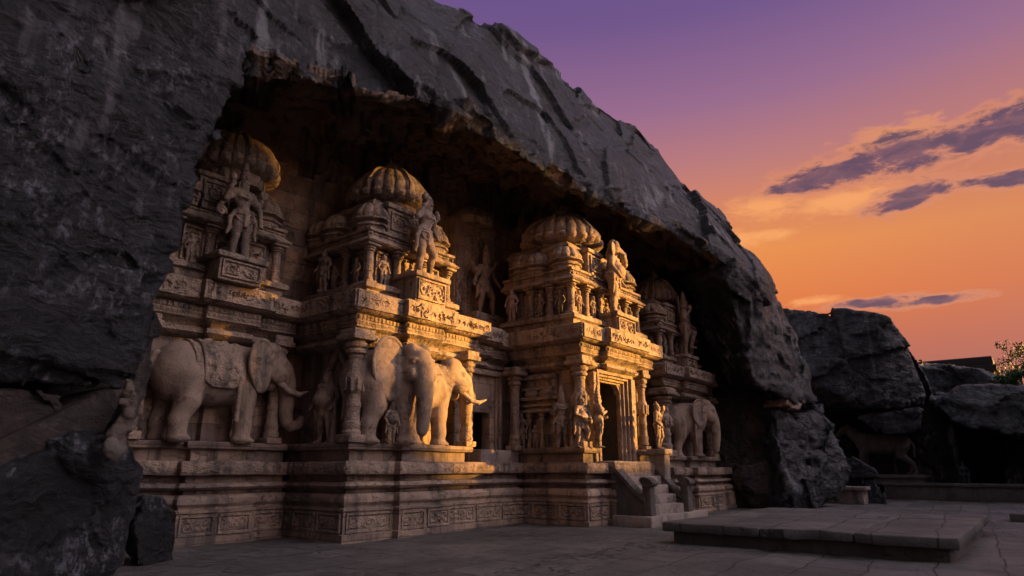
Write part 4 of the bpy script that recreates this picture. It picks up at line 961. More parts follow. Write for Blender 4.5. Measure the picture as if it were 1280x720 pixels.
# ---- tall carved stele on the back wall between the two middle towers
st = empty('relief_stele', (16.9, 15.2, 5.2), 'tall carved slab with swirling relief on the cave wall between the two middle towers', 'carved slab')
m = MB(); m.box((15.75, 15.02, 5.2), (18.05, 15.9, 10.4), r=.15); m.build('slab', M_STONE, st)
m = MB(); m.relief((15.85, 15.0), (17.95, 15.0), 6.8, 10.3, scrolls(2.1, 3.5, np.random.default_rng(71), .025, .10, False)); m.build('swirl_relief', M_STONE, st, erode=.03)
m = MB(); m.lathe((16.9, 15.45, 10.1), [(.95, 0), (1.0, .25), (.85, .55), (.5, .85), (.05, 1.0)], seg=26); m.build('crest', M_STONE, st, erode=.06)
m = MB(); m.box((16.0, 14.2, 6.3), (17.7, 15.1, 6.7), r=.03); m.box((16.15, 14.3, 5.2), (17.55, 15.1, 6.35), r=.02); m.build('statue_pedestal', M_STONE, st)

# ---- stairs
stz = empty('staircase', (19.2, 9.6, 0), 'stone staircase with solid side walls rising to the tall doorway', 'stairs')
nst = 6
for i in range(nst):
    y = 8.95+.235*i; x0 = 17.55 if i == 0 else (17.95 if i == 1 else 18.05)
    x1 = 21.6 if i == 0 else (20.75 if i == 1 else 20.3)
    m = MB(); m.box((x0+.004*i, y, -.05 if i == 0 else .27*i-.1), (x1-.004*i, 10.2, .27*(i+1)), r=.03, step=.3)
    m.build('step', M_STEP, stz, erode=.022, escale=1.8)
def balustrade(x0, x1):
    pts = [(10.3, 1.72), (10.1, 1.72), (9.45, .95), (9.2, .78), (9.2, -.05), (10.3, -.05)]
    ys = np.linspace(9.2, 10.3, 14); m = MB()
    top = np.interp(ys, [9.2, 9.45, 10.1, 10.3], [.80, .98, 1.62, 1.70])
    A = np.zeros((14, 8, 3))
    for i, (y, t) in enumerate(zip(ys, top)):
        prof = [(x0+.05, -.05), (x0+.05, t-.22), (x0-.03, t-.16), (x0-.03, t-.03), (x1+.03, t-.03), (x1+.03, t-.16), (x1-.05, t-.22), (x1-.05, -.05)]
        for j, (x, z) in enumerate(prof): A[i, j] = (x, y, z)
    m.grid(A); m.add(A[0], [list(range(8))]); m.add(A[-1], [list(range(8))[::-1]])
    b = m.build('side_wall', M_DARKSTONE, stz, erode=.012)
    m = MB(); m.box((x0-.0, 9.02, -.05), (x1+.0, 9.28, 1.2), r=.03)
    # rounded scroll head of the newel
    th = np.linspace(0, 2*math.pi, 25); G = np.zeros((25, 4, 3))
    for i, a in enumerate(th):
        for j, (xx, rr) in enumerate(((x0-.01, .12), (x0-.03, .14), (x1+.03, .14), (x1+.01, .12))): G[i, j] = (xx, 9.13+rr*1.5*math.cos(a), 1.20+rr*.85*math.sin(a)+.35*rr*math.cos(a))
    m.grid(G); m.add(G[:-1, 0], [list(range(24))]); m.add(G[:-1, 3], [list(range(24))[::-1]])
    o = m.build('newel', M_DARKSTONE, None, erode=.012); V = o.location.copy(); o.parent = b; o.location = V-wloc(b)
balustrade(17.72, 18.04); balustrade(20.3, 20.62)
m = MB(); m.box((20.3, 9.75, 1.0), (20.7, 10.3, 2.05), r=.03); m.box((20.22, 9.68, 2.02), (20.78, 10.36, 2.2), r=.03); m.build('end_block', M_STEP, stz)

# ---- low platform in the court
pf = empty('platform', (17.7, 4.0, 0), 'low square stone platform with a projecting top slab in the paved court', 'platform')
m = MB(); m.box((14.4, 1.58, -.05), (21.4, 6.8, .24), r=.03, step=.25); m.build('base', M_DARKSTONE, pf, erode=.03, escale=1.2)
ys = [1.42, 3.1, 4.85, 7.0]
for a, b in zip(ys[:-1], ys[1:]):
    xsx = [14.2, 16.8, 19.1, 21.7]
    for c, d in zip(xsx[:-1], xsx[1:]):
        m = MB(); m.box((c+.008, a+.008, .23), (d-.008, b-.008, .43+random.uniform(-.006, .006)), r=.035, step=.16); m.build('top_slab', M_GROUND, pf, erode=.022, escale=1.6)

o = MB().box((26.5, -5.0, -.05), (27.2, 1.2, .22), r=.03).build('kerb', M_DARKSTONE, None); props(o, 'low dark kerb of stone behind the corner of the platform at the right edge', 'kerb')

# ---- terrace wall and small pedestal at the right
o = MB().box((41.0, -6, -.05), (41.6, 7.1, .70), r=.03, step=.4).box((40.9, -6, .68), (41.7, 7.15, .84), r=.03, step=.4).build('terrace_wall', M_DARKSTONE, None, erode=.02); props(o, 'long low dark terrace wall in front of the right boulders', 'wall')
o = MB().box((41.6, -6, -.05), (44.2, 7.1, .72), r=.03, step=.6).build('terrace', M_DARKSTONE, None, erode=.02); o['kind'] = 'structure'
sp = empty('pedestal', (34.6, 7.3, 0), 'small square stone pedestal standing before the broken rocks at right', 'pedestal')
MB().box((34.5, 6.85, -.05), (35.5, 7.85, .62), r=.03).build('block', M_STEP, sp); MB().box((34.35, 6.7, .60), (35.6, 8.0, .76), r=.03).build('top_slab', M_STEP, sp)

# ---- dark roofed hall on the skyline
hl = empty('temple_hall', (62, 3.6, 6), 'distant dark flat roofed hall above the boulders at right', 'building')
m = MB(); m.box((59, 2.0, 4), (66, 8.5, 8.6), r=.03, step=1); m.build('wall', M_ROOF, hl)
m = MB(); m.sweep([(58, 9.5), (58, 1.75), (68, 1.75), (68, 9.5)], [(-.5, 8.3), (0, 8.4), (0, 8.75), (-.15, 8.78), (-.15, 9.35), (-.2, 9.4)], step=1); m.build('roof', M_ROOF, hl, erode=.02)
#@@PART4
# ================================================================== CARVED FIGURES
def rz(p, a, c=(0, 0, 0)):
    x, y = p[0]-c[0], p[1]-c[1]; return (c[0]+x*math.cos(a)-y*math.sin(a), c[1]+x*math.sin(a)+y*math.cos(a), p[2])

def hand(S, wrist, elbow, curl=.5, side=1):
    """palm, four bent fingers of different lengths and a thumb, in unit-body scale"""
    w = np.array(wrist, float); d = w-np.array(elbow, float); d /= np.linalg.norm(d)
    up = np.array([0, -1, 0]) if abs(d[1]) < .8 else np.array([0, 0, 1.]); a = np.cross(d, up); a /= np.linalg.norm(a); n = np.cross(a, d)
    pc = w+d*.030; S.cone(w, w+d*.05, .019, .022, .008)
    for i, (o, L) in enumerate(((-.021, .036), (-.007, .044), (.007, .041), (.021, .030))):
        r0 = w+d*.05+a*o; m = r0+d*L*.6+n*L*.25*curl; e = m+d*L*.4*(1-curl)+n*L*.6*curl
        S.cone(r0, m, .0085, .0078, .003); S.cone(m, e, .0078, .0065, .003)
    t0 = w+d*.015+a*.018*side; S.cone(t0, t0+a*.022*side+d*.022+n*.008, .010, .008, .004)

def figure(name, label, loc, rot, s, cat='statue', arms=None, legs=None, hips=0.0, lean=0.0, crown='tall', head='human', female=False, halo=False, fat=0.0,
           seat=False, club=None, turn=0.0, mat=None, group=None, res=.0095, wear=.004, seed=1, sash=True):
    S = Sculpt((-.46, -.36, -.03), (.46, .32, 1.34), res)
    hx = hips; cx = lean
    pel = np.array([hx, 0, .50]); ch = np.array([cx, -.01, .70]); nk = np.array([cx*1.1, -.005, .80]); hd = np.array([cx*1.25, -.02, .885])
    # legs
    legs = legs or [((-.06, -.02, .27), (-.065, .0, .04)), ((.06, -.02, .27), (.075, .0, .04))]
    for sg, (kn, an) in zip((-1, 1), legs):
        hp = pel+np.array([sg*.055, 0, .0]); kn = np.array(kn, float); an = np.array(an, float)
        S.chain([hp, hp*.4+kn*.6, kn], [.070+fat*.3, .056+fat*.2, .046], .03); cf = kn*.6+an*.4+np.array([0, .012, 0])
        S.chain([kn, cf, an], [.043, .043, .027], .02)
        S.cone(an+np.array([0, .012, -.012]), an+np.array([sg*.018, -.075, -.024]), .027, .019, .015)
        for q in (-.014, 0, .014): S.cone(an+np.array([sg*.018+q, -.072, -.026]), an+np.array([sg*.022+q*1.2, -.098, -.029]), .010, .008, .004)
        S.chain([an+np.array([.03*math.cos(t), .03*math.sin(t), .035]) for t in np.linspace(0, 6.28, 9)], [.010]*9, .006)       # anklet
        S.chain([kn+np.array([.046*math.cos(t), .046*math.sin(t), .03]) for t in np.linspace(0, 6.28, 9)], [.008]*9, .006)
    # trunk of the body
    S.ell(pel+np.array([0, .005, .02]), (.118+fat*.3, .085+fat*.4, .085), k=.04)
    if female: S.ell(pel+np.array([0, .01, -.01]), (.135, .095, .085), k=.04)
    S.cone(pel+np.array([0, 0, .05]), ch*.6+pel*.4, .080+fat, .072+fat*1.2, .04)
    S.ell(ch+np.array([0, 0, .02]), (.118, .078, .10), k=.05); S.cone(ch+np.array([-.09, 0, .065]), ch+np.array([.09, 0, .065]), .055, .055, .04)
    if fat: S.ell((hx*.5+cx*.5, -.05-fat, .585), (.11+fat, .09+fat, .10+fat*.5), k=.04)
    for sg in (-1, 1): S.ell(ch+np.array([sg*.052, -.062, .02]), (.042+.012*female, .028+.03*female, .036+.008*female), k=.02)
    # neck, head
    S.cone(ch+np.array([0, 0, .09]), hd-np.array([0, 0, .03]), .042, .040, .02)
    T = lambda x, y, z: hd+np.array(rz((x, y, 0), turn)[:2]+(z,))
    if head == 'human':
        S.ell(hd, (.058, .066, .078), k=.02); S.ell(T(0, -.022, -.04), (.040, .042, .040), k=.025)
        S.cone(T(0, -.060, .018), T(0, -.079, -.012), .008, .0125, .008)                          # nose
        for sg in (-1, 1):
            S.ell(T(sg*.024, -.060, .014), (.014, .009, .008), k=.003); S.cone(T(sg*.010, -.064, .030), T(sg*.04, -.052, .032), .006, .005, .004)
            S.cone(T(sg*.060, .005, .012), T(sg*.064, .005, -.03), .013, .011, .005); S.ell(T(sg*.066, 0, -.055), (.016, .014, .022), k=.006)   # ear and ear ornament
        S.cone(T(-.017, -.064, -.033), T(.017, -.064, -.033), .0075, .0075, .005); S.cone(T(-.013, -.062, -.046), T(.013, -.062, -.046), .007, .007, .004)
    else:                                                                                         # elephant head
        S.ell(hd+np.array([0, -.01, .02]), (.088, .092, .095), k=.03)
        for sg in (-1, 1): S.ell(T(sg*.04, -.02, .09), (.05, .055, .05), k=.03)
        tr = [(0, -.08, .0), (.02, -.135, -.05), (.06, -.165, -.11), (.13, -.19, -.15), (.21, -.20, -.145), (.26, -.195, -.10), (.265, -.19, -.05)]
        S.chain([T(*p) for p in tr], [.052, .045, .038, .033, .029, .026, .024], .015)
        for q in range(9):
            u = q/9*4; i = int(u); p = np.array(tr[i])*(1-u+i)+np.array(tr[i+1])*(u-i); S.ell(T(*p), (.050-.002*q, .045-.002*q, .010), k=.006)
        for sg in (-1, 1):
            S.ell(T(sg*.125, .03, .0), (.075, .018, .10), rot=(0, 0, sg*.45+turn), k=.012); S.ell(T(sg*.135, .005, -.01), (.05, .014, .07), rot=(0, 0, sg*.45+turn), k=.006, op='sub')
            S.chain([T(sg*.05, -.085, -.04), T(sg*.065, -.13, -.07), T(sg*.07, -.16, -.06)], [.016, .013, .007], .006); S.ell(T(sg*.055, -.075, .03), (.014, .010, .010), k=.003)
    # crown
    zt = hd[2]+(.06 if head == 'human' else .10); c0 = hd[:2]
    if crown == 'tall':
        for i, (z, r) in enumerate(((0, .066), (.03, .060), (.06, .060), (.085, .050), (.115, .050), (.14, .038), (.17, .036), (.195, .024), (.225, .014))):
            S.ell((c0[0], c0[1]+.005, zt+z), (r, r, .020), k=.010)
        S.cone((c0[0], c0[1]+.005, zt), (c0[0], c0[1]+.005, zt+.21), .052, .018, .01)
        S.ell((c0[0], c0[1]-.056, zt+.015), (.022, .012, .03), k=.006)
    elif crown == 'bun':
        S.ell((c0[0], c0[1]+.02, zt+.01), (.06, .065, .04), k=.02); S.ell((c0[0]+.01, c0[1]+.03, zt+.06), (.036, .036, .036), k=.015)
    elif crown == 'cap':
        S.ell((c0[0], c0[1]+.005, zt+.0), (.066, .070, .035), k=.01); S.ell((c0[0], c0[1]+.005, zt+.035), (.045, .048, .04), k=.012)
    if halo:
        S.ell((c0[0], .07, hd[2]+.04), (.17, .022, .19), k=.01)
    # arms
    arms = arms or [(-1, (-.19, .0, .62), (-.17, -.10, .50), .5), (1, (.19, .0, .62), (.17, -.08, .50), .5)]
    for a in arms:
        sg, e, w = a[0], np.array(a[1], float), np.array(a[2], float); sh = ch+np.array([sg*.118, 0, .065])
        S.cone(sh, e, .044, .034, .03); S.cone(e, w, .034, .022, .012); hand(S, w, e, a[3] if len(a) > 3 else .5, -sg)
        m_ = sh*.45+e*.55; dd = (e-sh)/np.linalg.norm(e-sh); S.ell(m_, (.045, .045, .045), k=.004); S.ell(w*.85+e*.15, (.031, .031, .031), k=.004)
        if len(a) > 4:
            o = np.array(a[4], float)
            if a[5] == 'disc': S.ell(o, (.055, .02, .055), k=.004)
            elif a[5] == 'lotus':
                S.ell(o, (.04, .04, .05), k=.004); S.cone(o, w, .012, .012, .004)
            elif a[5] == 'pot': S.ell(o, (.045, .045, .05), k=.004); S.ell(o+np.array([0, 0, .055]), (.02, .02, .018), k=.006)
            elif a[5] == 'scroll': S.chain([o+np.array([.06*(1-t*.5)*math.cos(5*t), -.01, .06*(1-t*.5)*math.sin(5*t)]) for t in np.linspace(0, 1.4, 14)], [.018]*14, .006)
    if club:
        (bx, by), top = club; S.cone((bx, by, .0), (bx, by, top), .045, .022, .006); S.ell((bx, by, .03), (.055, .055, .06), k=.01)
        for z in np.linspace(.08, top, 6): S.ell((bx, by, z), (.045-.02*z, .045-.02*z, .012), k=.005)
    # ornaments: belt, necklaces, sacred thread, sash loops, loincloth
    def ring(c, rx, ry, r, dz=0.0, n=22, a0=0, a1=6.2832): S.chain([np.array(c)+np.array([rx*math.cos(t), ry*math.sin(t), dz*math.sin(t)]) for t in np.linspace(a0, a1, n)], [r]*n, .006)
    ring(pel+np.array([0, 0, .045]), .122+fat*.4, .092+fat*.5, .014); ring(pel+np.array([0, 0, .015]), .132+fat*.4, .10+fat*.4, .009)
    ring(ch+np.array([0, -.012, .085]), .072, .072, .011, .03); ring(ch+np.array([0, -.02, .055]), .082, .083, .010, .055)
    S.chain([ch+np.array([.085, -.05, .09]), ch+np.array([.02, -.09, -.02]), pel*.5+ch*.5+np.array([-.05, -.085, -.02]), pel+np.array([-.10, -.05, .05])], [.009]*4, .004)
    S.box(pel+np.array([0, -.088, -.055]), (.032, .02, .085), rd=.015, k=.01)
    if sash and not seat:
        for sg in (-1, 1):
            S.chain([pel+np.array([sg*.12, -.03, .03]), pel+np.array([sg*.165, -.03, -.06]), pel+np.array([sg*.155, -.02, -.17]), pel+np.array([sg*.18, -.02, -.24])], [.022, .026, .024, .014], .01)
        S.chain([pel+np.array([.115*math.cos(t), -.085+.02*abs(math.cos(t)), -.02-.055*math.sin(t)]) for t in np.linspace(0, 3.14, 12)], [.011]*12, .005)
    if seat: S.box((0, .06, .30), (.17, .12, .17), rd=.03, k=.02)
    S.roughen(wear, 16, seed, 4)
    V, F = S.mesh(); V = V*s
    o = link(name, V, F, mat or M_STATUE, None, local=True, weld=False, sharp=None); o.location = loc; o.rotation_euler = (0, 0, R_(rot))
    return props(o, label, cat, group)

# temple deities
figure('deity_statue', 'tall crowned four armed deity on the leftmost tower', (7.75, 14.80, 6.54), 4, 2.2, hips=.02, lean=-.012, turn=.15,
       arms=[(-1, (-.215, -.02, .66), (-.205, -.09, .80), .7, (-.21, -.11, .90), 'lotus'), (1, (.225, -.01, .64), (.215, -.07, .475), .6), (1, (.20, .05, .68), (.26, .02, .79), .5, (.27, .0, .86), 'disc'), (-1, (-.2, .05, .66), (-.25, .01, .56), .6, (-.26, -.02, .49), 'scroll')],
       legs=[((-.055, -.03, .27), (-.06, 0, .04)), ((.075, -.02, .27), (.085, .0, .04))], seed=3)
figure('deity_statue', 'deity with one hand raised to the head on the second tower', (12.12, 12.78, 6.71), 14, 2.42, hips=-.03, lean=.018, turn=-.2,
       arms=[(-1, (-.20, -.03, .68), (-.13, -.09, .84), .8, (-.16, -.10, .92), 'pot'), (1, (.215, .02, .66), (.20, -.05, .54), .6), (1, (.2, .05, .69), (.27, .02, .78), .4, (.28, 0, .86), 'disc')],
       legs=[((-.075, -.02, .27), (-.075, 0, .04)), ((.10, -.07, .29), (.135, .0, .05))], crown='cap', seed=4)
figure('elephant_headed_statue', 'elephant headed stone figure on the third tower with its trunk curling out to the right', (19.05, 10.68, 6.60), 22, 2.55, hips=.0, lean=.01, head='elephant', crown='cap', fat=.02, turn=.35,
       arms=[(-1, (-.21, -.02, .63), (-.19, -.10, .51), .6), (1, (.21, -.0, .62), (.20, -.10, .48), .6)], seed=5)
figure('deity_statue', 'deity on the rightmost tower with one raised knee, carved in grey stone', (25.15, 10.85, 6.0), 20, 2.3, hips=.0, lean=-.03, turn=.2, halo=True,
       arms=[(-1, (-.20, -.02, .64), (-.14, -.10, .76), .6, (-.14, -.12, .85), 'lotus'), (1, (.21, -.03, .64), (.20, -.13, .56), .5)],
       legs=[((-.06, -.02, .27), (-.065, 0, .04)), ((.10, -.16, .42), (.12, -.09, .19))], seed=6)
figure('dancing_statue', 'crowned dancing figure standing before the swirling carved slab', (16.85, 14.62, 6.69), 0, 2.3, hips=-.02, lean=.02,
       arms=[(-1, (-.20, -.02, .62), (-.27, -.05, .50), .5), (1, (.21, -.02, .66), (.29, -.05, .56), .4), (1, (.19, .03, .72), (.25, .0, .86), .5), (-1, (-.19, .03, .70), (-.27, .0, .80), .5)],
       legs=[((-.10, -.05, .29), (-.10, 0, .04)), ((.12, -.08, .31), (.20, -.02, .05))], seed=7)
# guardians round the doorway
GG = 'guardian statues by the doorway'
figure('guardian_statue', 'moustached guardian with a club, first of the three figures left of the doorway', (16.72, 11.34, 2.17), -42, 1.62, arms=[(-1, (-.20, -.04, .64), (-.17, -.12, .76), .6), (1, (.20, -.03, .62), (.15, -.12, .55), .8)], club=((.16, -.14), .52), crown='tall', group=GG, seed=8)
figure('guardian_statue', 'guardian bending over a round pot, middle of the three figures left of the doorway', (16.78, 10.72, 2.17), -15, 1.5, lean=.04, arms=[(-1, (-.17, -.08, .64), (-.05, -.16, .58), .6), (1, (.21, -.06, .63), (.12, -.17, .57), .8, (.10, -.20, .50), 'pot')], legs=[((-.06, -.02, .27), (-.065, 0, .04)), ((.12, -.10, .30), (.17, .0, .04))], crown='cap', fat=.015, group=GG, seed=9)
figure('guardian_statue', 'slim crowned woman in profile beside the left door jamb', (17.28, 10.42, 2.17), 50, 1.58, female=True, hips=-.02, arms=[(-1, (-.17, -.05, .62), (-.05, -.14, .66), .6), (1, (.17, -.06, .60), (.05, -.15, .58), .6)], group=GG, seed=10)
figure('guardian_statue', 'guardian leaning with one arm raised on a pedestal right of the doorway', (20.40, 9.98, 2.19), 10, 1.5, hips=.02, lean=-.03, arms=[(-1, (-.20, -.02, .60), (-.17, -.12, .50), .6), (1, (.20, -.02, .70), (.24, -.06, .83), .5, (.25, -.08, .90), 'scroll')], legs=[((-.06, -.02, .27), (-.065, 0, .04)), ((.09, -.06, .29), (.12, .02, .05))], crown='bun', group=GG, seed=11)
# small figures
figure('niche_statue', 'small standing figure in the pavilion niche nearest the recessed wall', (16.80, 12.93, 2.17), -75, 1.12, crown='bun', res=.0115, seed=12)
figure('niche_statue', 'tiny standing figure between the little columns of the layered pavilion', (16.90, 12.46, 2.17), -75, .72, crown='cap', res=.013, seed=13)
figure('attendant_statue', 'small squat attendant between the legs of the grey eared elephant', (11.08, 12.60, 2.17), -10, 1.0, crown='cap', fat=.03, res=.0115, seed=14)
figure('attendant_statue', 'standing figure on the shaded left side of the second tower', (10.42, 14.95, 6.30), -80, 1.22, crown='bun', female=True, res=.0115, seed=15)
figure('attendant_statue', 'small figure on the shaded left side of the third tower', (16.78, 13.3, 6.30), -80, 1.15, crown='bun', res=.0115, seed=16)
figure('seated_statue', 'small dark seated figure beside the cave entrance at right', (41.75, 3.45, .72), -70, 1.15, crown='bun', seat=True, legs=[((-.10, -.20, .42), (-.10, -.20, .06)), ((.10, -.20, .42), (.10, -.18, .06))], mat=M_ROCKGREY, res=.0115, seed=17)

def elephant(name, label, loc, heading, s=1.0, yaw=0.0, flare=32, es=1.0, blen=1.0, trunk='curl', ears=(1, 1), cloth=False, chains=False, seed=1, res=.034, mat=None, tusks=(1, 1)):
    S = Sculpt((-1.9*blen-.2, -1.9, -.06), (2.9, 1.9, 2.85), res)
    bx = blen
    S.ell((0, 0, 1.58), (1.12*bx, .66, .74), k=.1); S.ell((.68*bx, 0, 1.60), (.62, .58, .72), k=.15); S.ell((-.78*bx, 0, 1.56), (.62, .60, .74), k=.15); S.ell((0, 0, 2.02), (.9*bx, .34, .34), k=.2)
    body = S.v.copy()
    for sg, fx, hxx in ((-1, .0, .05), (1, -.14, -.08)):
        f = np.array([.74*bx+fx, sg*.33, 0.]); S.chain([f+(0, 0, 1.45), f+(-.02, 0, .85), f+(.02, 0, .40), f+(0, 0, .12)], [.33, .245, .20, .205], .08)
        S.ell(f+(.03, 0, .07), (.26, .235, .09), k=.06)
        h = np.array([-.86*bx+hxx, sg*.33, 0.]); S.chain([h+(.08, 0, 1.45), h+(.16, 0, .92), h+(.0, 0, .45), h+(.02, 0, .12)], [.40, .29, .20, .205], .1)
        S.ell(h+(.05, 0, .07), (.25, .23, .09), k=.06)
        for b in (f, h):
            for a in (-.75, -.25, .25, .75): S.ell(b+(.05+.235*math.cos(a), .22*math.sin(a), .05), (.05, .05, .05), k=.015)
    nk = (.95*bx, 0, 0); A = R_(yaw)
    T = lambda x, y, z: np.array(rz((x+.95*bx-.95, y, z), A, nk))
    S.cone((.55*bx, 0, 1.8), T(1.25, 0, 1.95), .56, .42, .15)
    S.ell(T(1.42, 0, 1.98), (.44, .40, .48), rot=(0, 0, A), k=.1)
    for sg in (-1, 1):
        S.ell(T(1.40, sg*.17, 2.32), (.30, .22, .24), rot=(0, 0, A), k=.08); S.ell(T(1.62, sg*.30, 1.72), (.24, .16, .22), rot=(0, 0, A), k=.1)
        S.ell(T(1.72, sg*.315, 2.02), (.075, .05, .055), rot=(0, 0, A), k=.015); S.ell(T(1.70, sg*.30, 2.10), (.14, .07, .04), rot=(0, 0, A), k=.04)
    S.ell(T(1.72, 0, 2.0), (.22, .26, .36), rot=(0, 0, A), k=.1); S.ell(T(1.52, 0, 1.48), (.20, .18, .16), k=.08)
    if trunk == 'curl': tp = [(1.80, 0, 1.92), (1.98, 0, 1.55), (2.03, 0, 1.15), (2.02, 0, .80), (2.06, 0, .58), (2.20, 0, .46), (2.38, 0, .50), (2.46, 0, .66)]; tr = [.27, .225, .19, .16, .14, .125, .11, .095]
    elif trunk == 'down': tp = [(1.58, 0, 2.12), (1.74, 0, 1.80), (1.83, 0, 1.45), (1.86, 0, 1.10), (1.86, 0, .78), (1.83, 0, .50), (1.80, 0, .30)]; tr = [.27, .25, .225, .20, .175, .15, .13]
    else: tp = [(1.80, 0, 1.92), (1.95, .03, 1.5), (1.98, .10, 1.1), (2.02, .22, .80), (2.14, .34, .62), (2.26, .44, .70)]; tr = [.27, .22, .18, .15, .13, .11]
    S.chain([T(*p) for p in tp], tr, .05)
    n = 20                                                                       # wrinkles of the trunk
    for q in range(n):
        u = (q+.5)/n*(len(tp)-1.2); i = int(u); f = u-i; p = np.array(tp[i])*(1-f)+np.array(tp[i+1])*f; r = tr[i]*(1-f)+tr[i+1]*f
        p2 = np.array(tp[min(i+1, len(tp)-1)])-np.array(tp[i]); d = p2/np.linalg.norm(p2)*.02; S.cone(T(*(p-d*.5)), T(*(p+d*.5)), r*1.08, r*1.08, .015)
    S.chain([(-1.35*bx, 0, 1.95), (-1.5*bx, .03, 1.5), (-1.47*bx, .08, .95), (-1.46*bx, .1, .6)], [.09, .06, .045, .07], .04)
    S.roughen(.009, 6, seed, 5)
    V, F = S.mesh(); o = link(name, V*s, F, mat or M_STATUE, None, local=True, weld=False, sharp=None)
    o.location = loc; o.rotation_euler = (0, 0, R_(heading)); props(o, label, 'elephant statue', 'carved elephants of the shrines')
    def child(sc_, nm, m=None):
        V, F = sc_.mesh()
        if len(V): link(nm, V*s, F, m or mat or M_STATUE, o, local=True, weld=False, sharp=None)
    for sg, on in zip((-1, 1), ears):
        if not on: continue
        E = Sculpt((-.8, -1.9, .8), (2.6, 1.9, 2.8), .028); ea = A+sg*R_(28)
        c = T(1.16, sg*.52, 1.88)
        # flap hinged at the temple: local frame u (backwards along the flap), n (outer face)
        hinge = T(1.34, sg*.37, 2.0); fa = A+math.pi-sg*R_(flare); uu = np.array([math.cos(fa), math.sin(fa), 0]); nn = np.array([-uu[1], uu[0], 0])*(-sg)
        Q = lambda u, n, z: hinge+uu*u+nn*n+np.array([0, 0, z]); er = (0, 0, fa)
        E.ell(Q(.38*es, .02, -.06), (.46*es, .060, .60*es), rot=er, k=.03); E.ell(Q(.30*es, .02, -.42*es), (.30*es, .055, .40*es), rot=er, k=.10)
        E.ell(Q(.36*es, .095, -.08), (.37*es, .062, .50*es), rot=er, k=.03, op='sub')
        E.chain([Q(es*(.38+.44*math.cos(t)), .05, -.06+es*.57*math.sin(t)) for t in np.linspace(-.9, 2.4, 16)], [.042]*16, .02)
        E.chain([Q(.14, .05, .30), Q(.22, .06, .0), Q(.20, .05, -.35)], [.05, .04, .025], .03)
        E.cone(Q(-.06, -.02, .12), Q(.12, .02, .0), .13, .07, .05)
        E.roughen(.010, 7, seed+3, 3); child(E, 'ear')
    for sg, on in zip((-1, 1), tusks):
        if not on: continue
        E = Sculpt((-.9, -2.9, .8), (3.1, 2.2, 2.1), .022)
        E.chain([T(1.66, sg*.26, 1.55), T(1.95, sg*.32, 1.32), T(2.20, sg*.33, 1.26), T(2.46, sg*.29, 1.36)], [.085, .078, .062, .028], .02); E.roughen(.005, 8, seed, 3); child(E, 'tusk', M_TUSK)
    if cloth:
        E = Sculpt(S.lo, S.lo+(S.n-1)*S.res, S.res); P = np.stack(np.meshgrid(*E.ax, indexing='ij'), -1)
        zlow = 1.22+.35*np.clip(np.abs(P[..., 0]-.02)/.5-.55, 0, 1)
        reg = np.maximum(np.maximum(np.abs(P[..., 0]-.02)-.52, zlow-P[..., 2]), 0*P[..., 0]-.2)
        pat = .024*np.sign(fbm(P.reshape(-1, 3), 5.5, 2, 9)).reshape(reg.shape)
        E.v = np.maximum(np.maximum(body-.050-np.where(reg < -.09, pat, .014), -(body+.03)), reg).astype(np.float32); child(E, 'saddle_cloth', M_STONE)
        E = Sculpt(S.lo, S.lo+(S.n-1)*S.res, S.res)                             # beaded girth band
        reg = np.maximum(np.abs(P[..., 0]+.62+.12*(P[..., 2]-1.6)**2)-.06, .95-P[..., 2]); E.v = np.maximum(np.maximum(body-.045-.014*np.sin(P[..., 2]*60), -(body+.03)), reg).astype(np.float32); child(E, 'girth_band', M_STONE)
    if chains:
        E = Sculpt((-.4, -1.4, .2), (2.2, 1.2, 2.2), .024)
        for sg in (-1, 1):
            E = Sculpt((-.4, -1.4, .2), (2.2, 1.2, 2.2), .024)
            for q in np.linspace(0, 1, 16): E.ell(np.array([.42*bx, sg*(.66-.04*q), 1.5-1.0*q]), (.06, .06, .046+.01*(int(q*15) % 2)), k=.02)
            child(E, 'bell_chain', M_STONE)
    return o
elephant('elephant_statue', 'large elephant in profile with ornate saddle cloth and curled trunk, left bay', (7.70, 15.22, 2.17), 0, .98, yaw=-10, trunk='curl', cloth=True, chains=True, seed=3)
elephant('elephant_statue', 'grey eared elephant with its trunk hanging straight down, front left of the golden pair', (11.12, 13.05, 2.17), -14, 1.0, yaw=-84, flare=98, es=1.2, blen=.66, trunk='down', seed=4, tusks=(0, 0), ears=(1, 0))
elephant('elephant_statue', 'golden lit elephant with two jutting tusks, right of the pair beside the dark recess', (12.56, 13.2, 2.17), -4, .96, yaw=-20, blen=.62, trunk='side', seed=5, ears=(0, 1))
elephant('elephant_statue', 'grey elephant with a wide round ear in the shaded bay at far right', (25.0, 11.15, 2.0), -38, .88, yaw=-14, blen=.66, trunk='down', chains=True, seed=6, tusks=(0, 0))
figure('niche_statue', 'stout standing figure leaning on a thick staff inside the pointed niche', (10.16, 14.02, 2.17), -78, 1.85, fat=.035, crown='cap', club=((.20, -.06), .55), legs=[((-.075, -.02, .27), (-.085, .0, .04)), ((.075, -.02, .27), (.085, .0, .04))], seed=18)

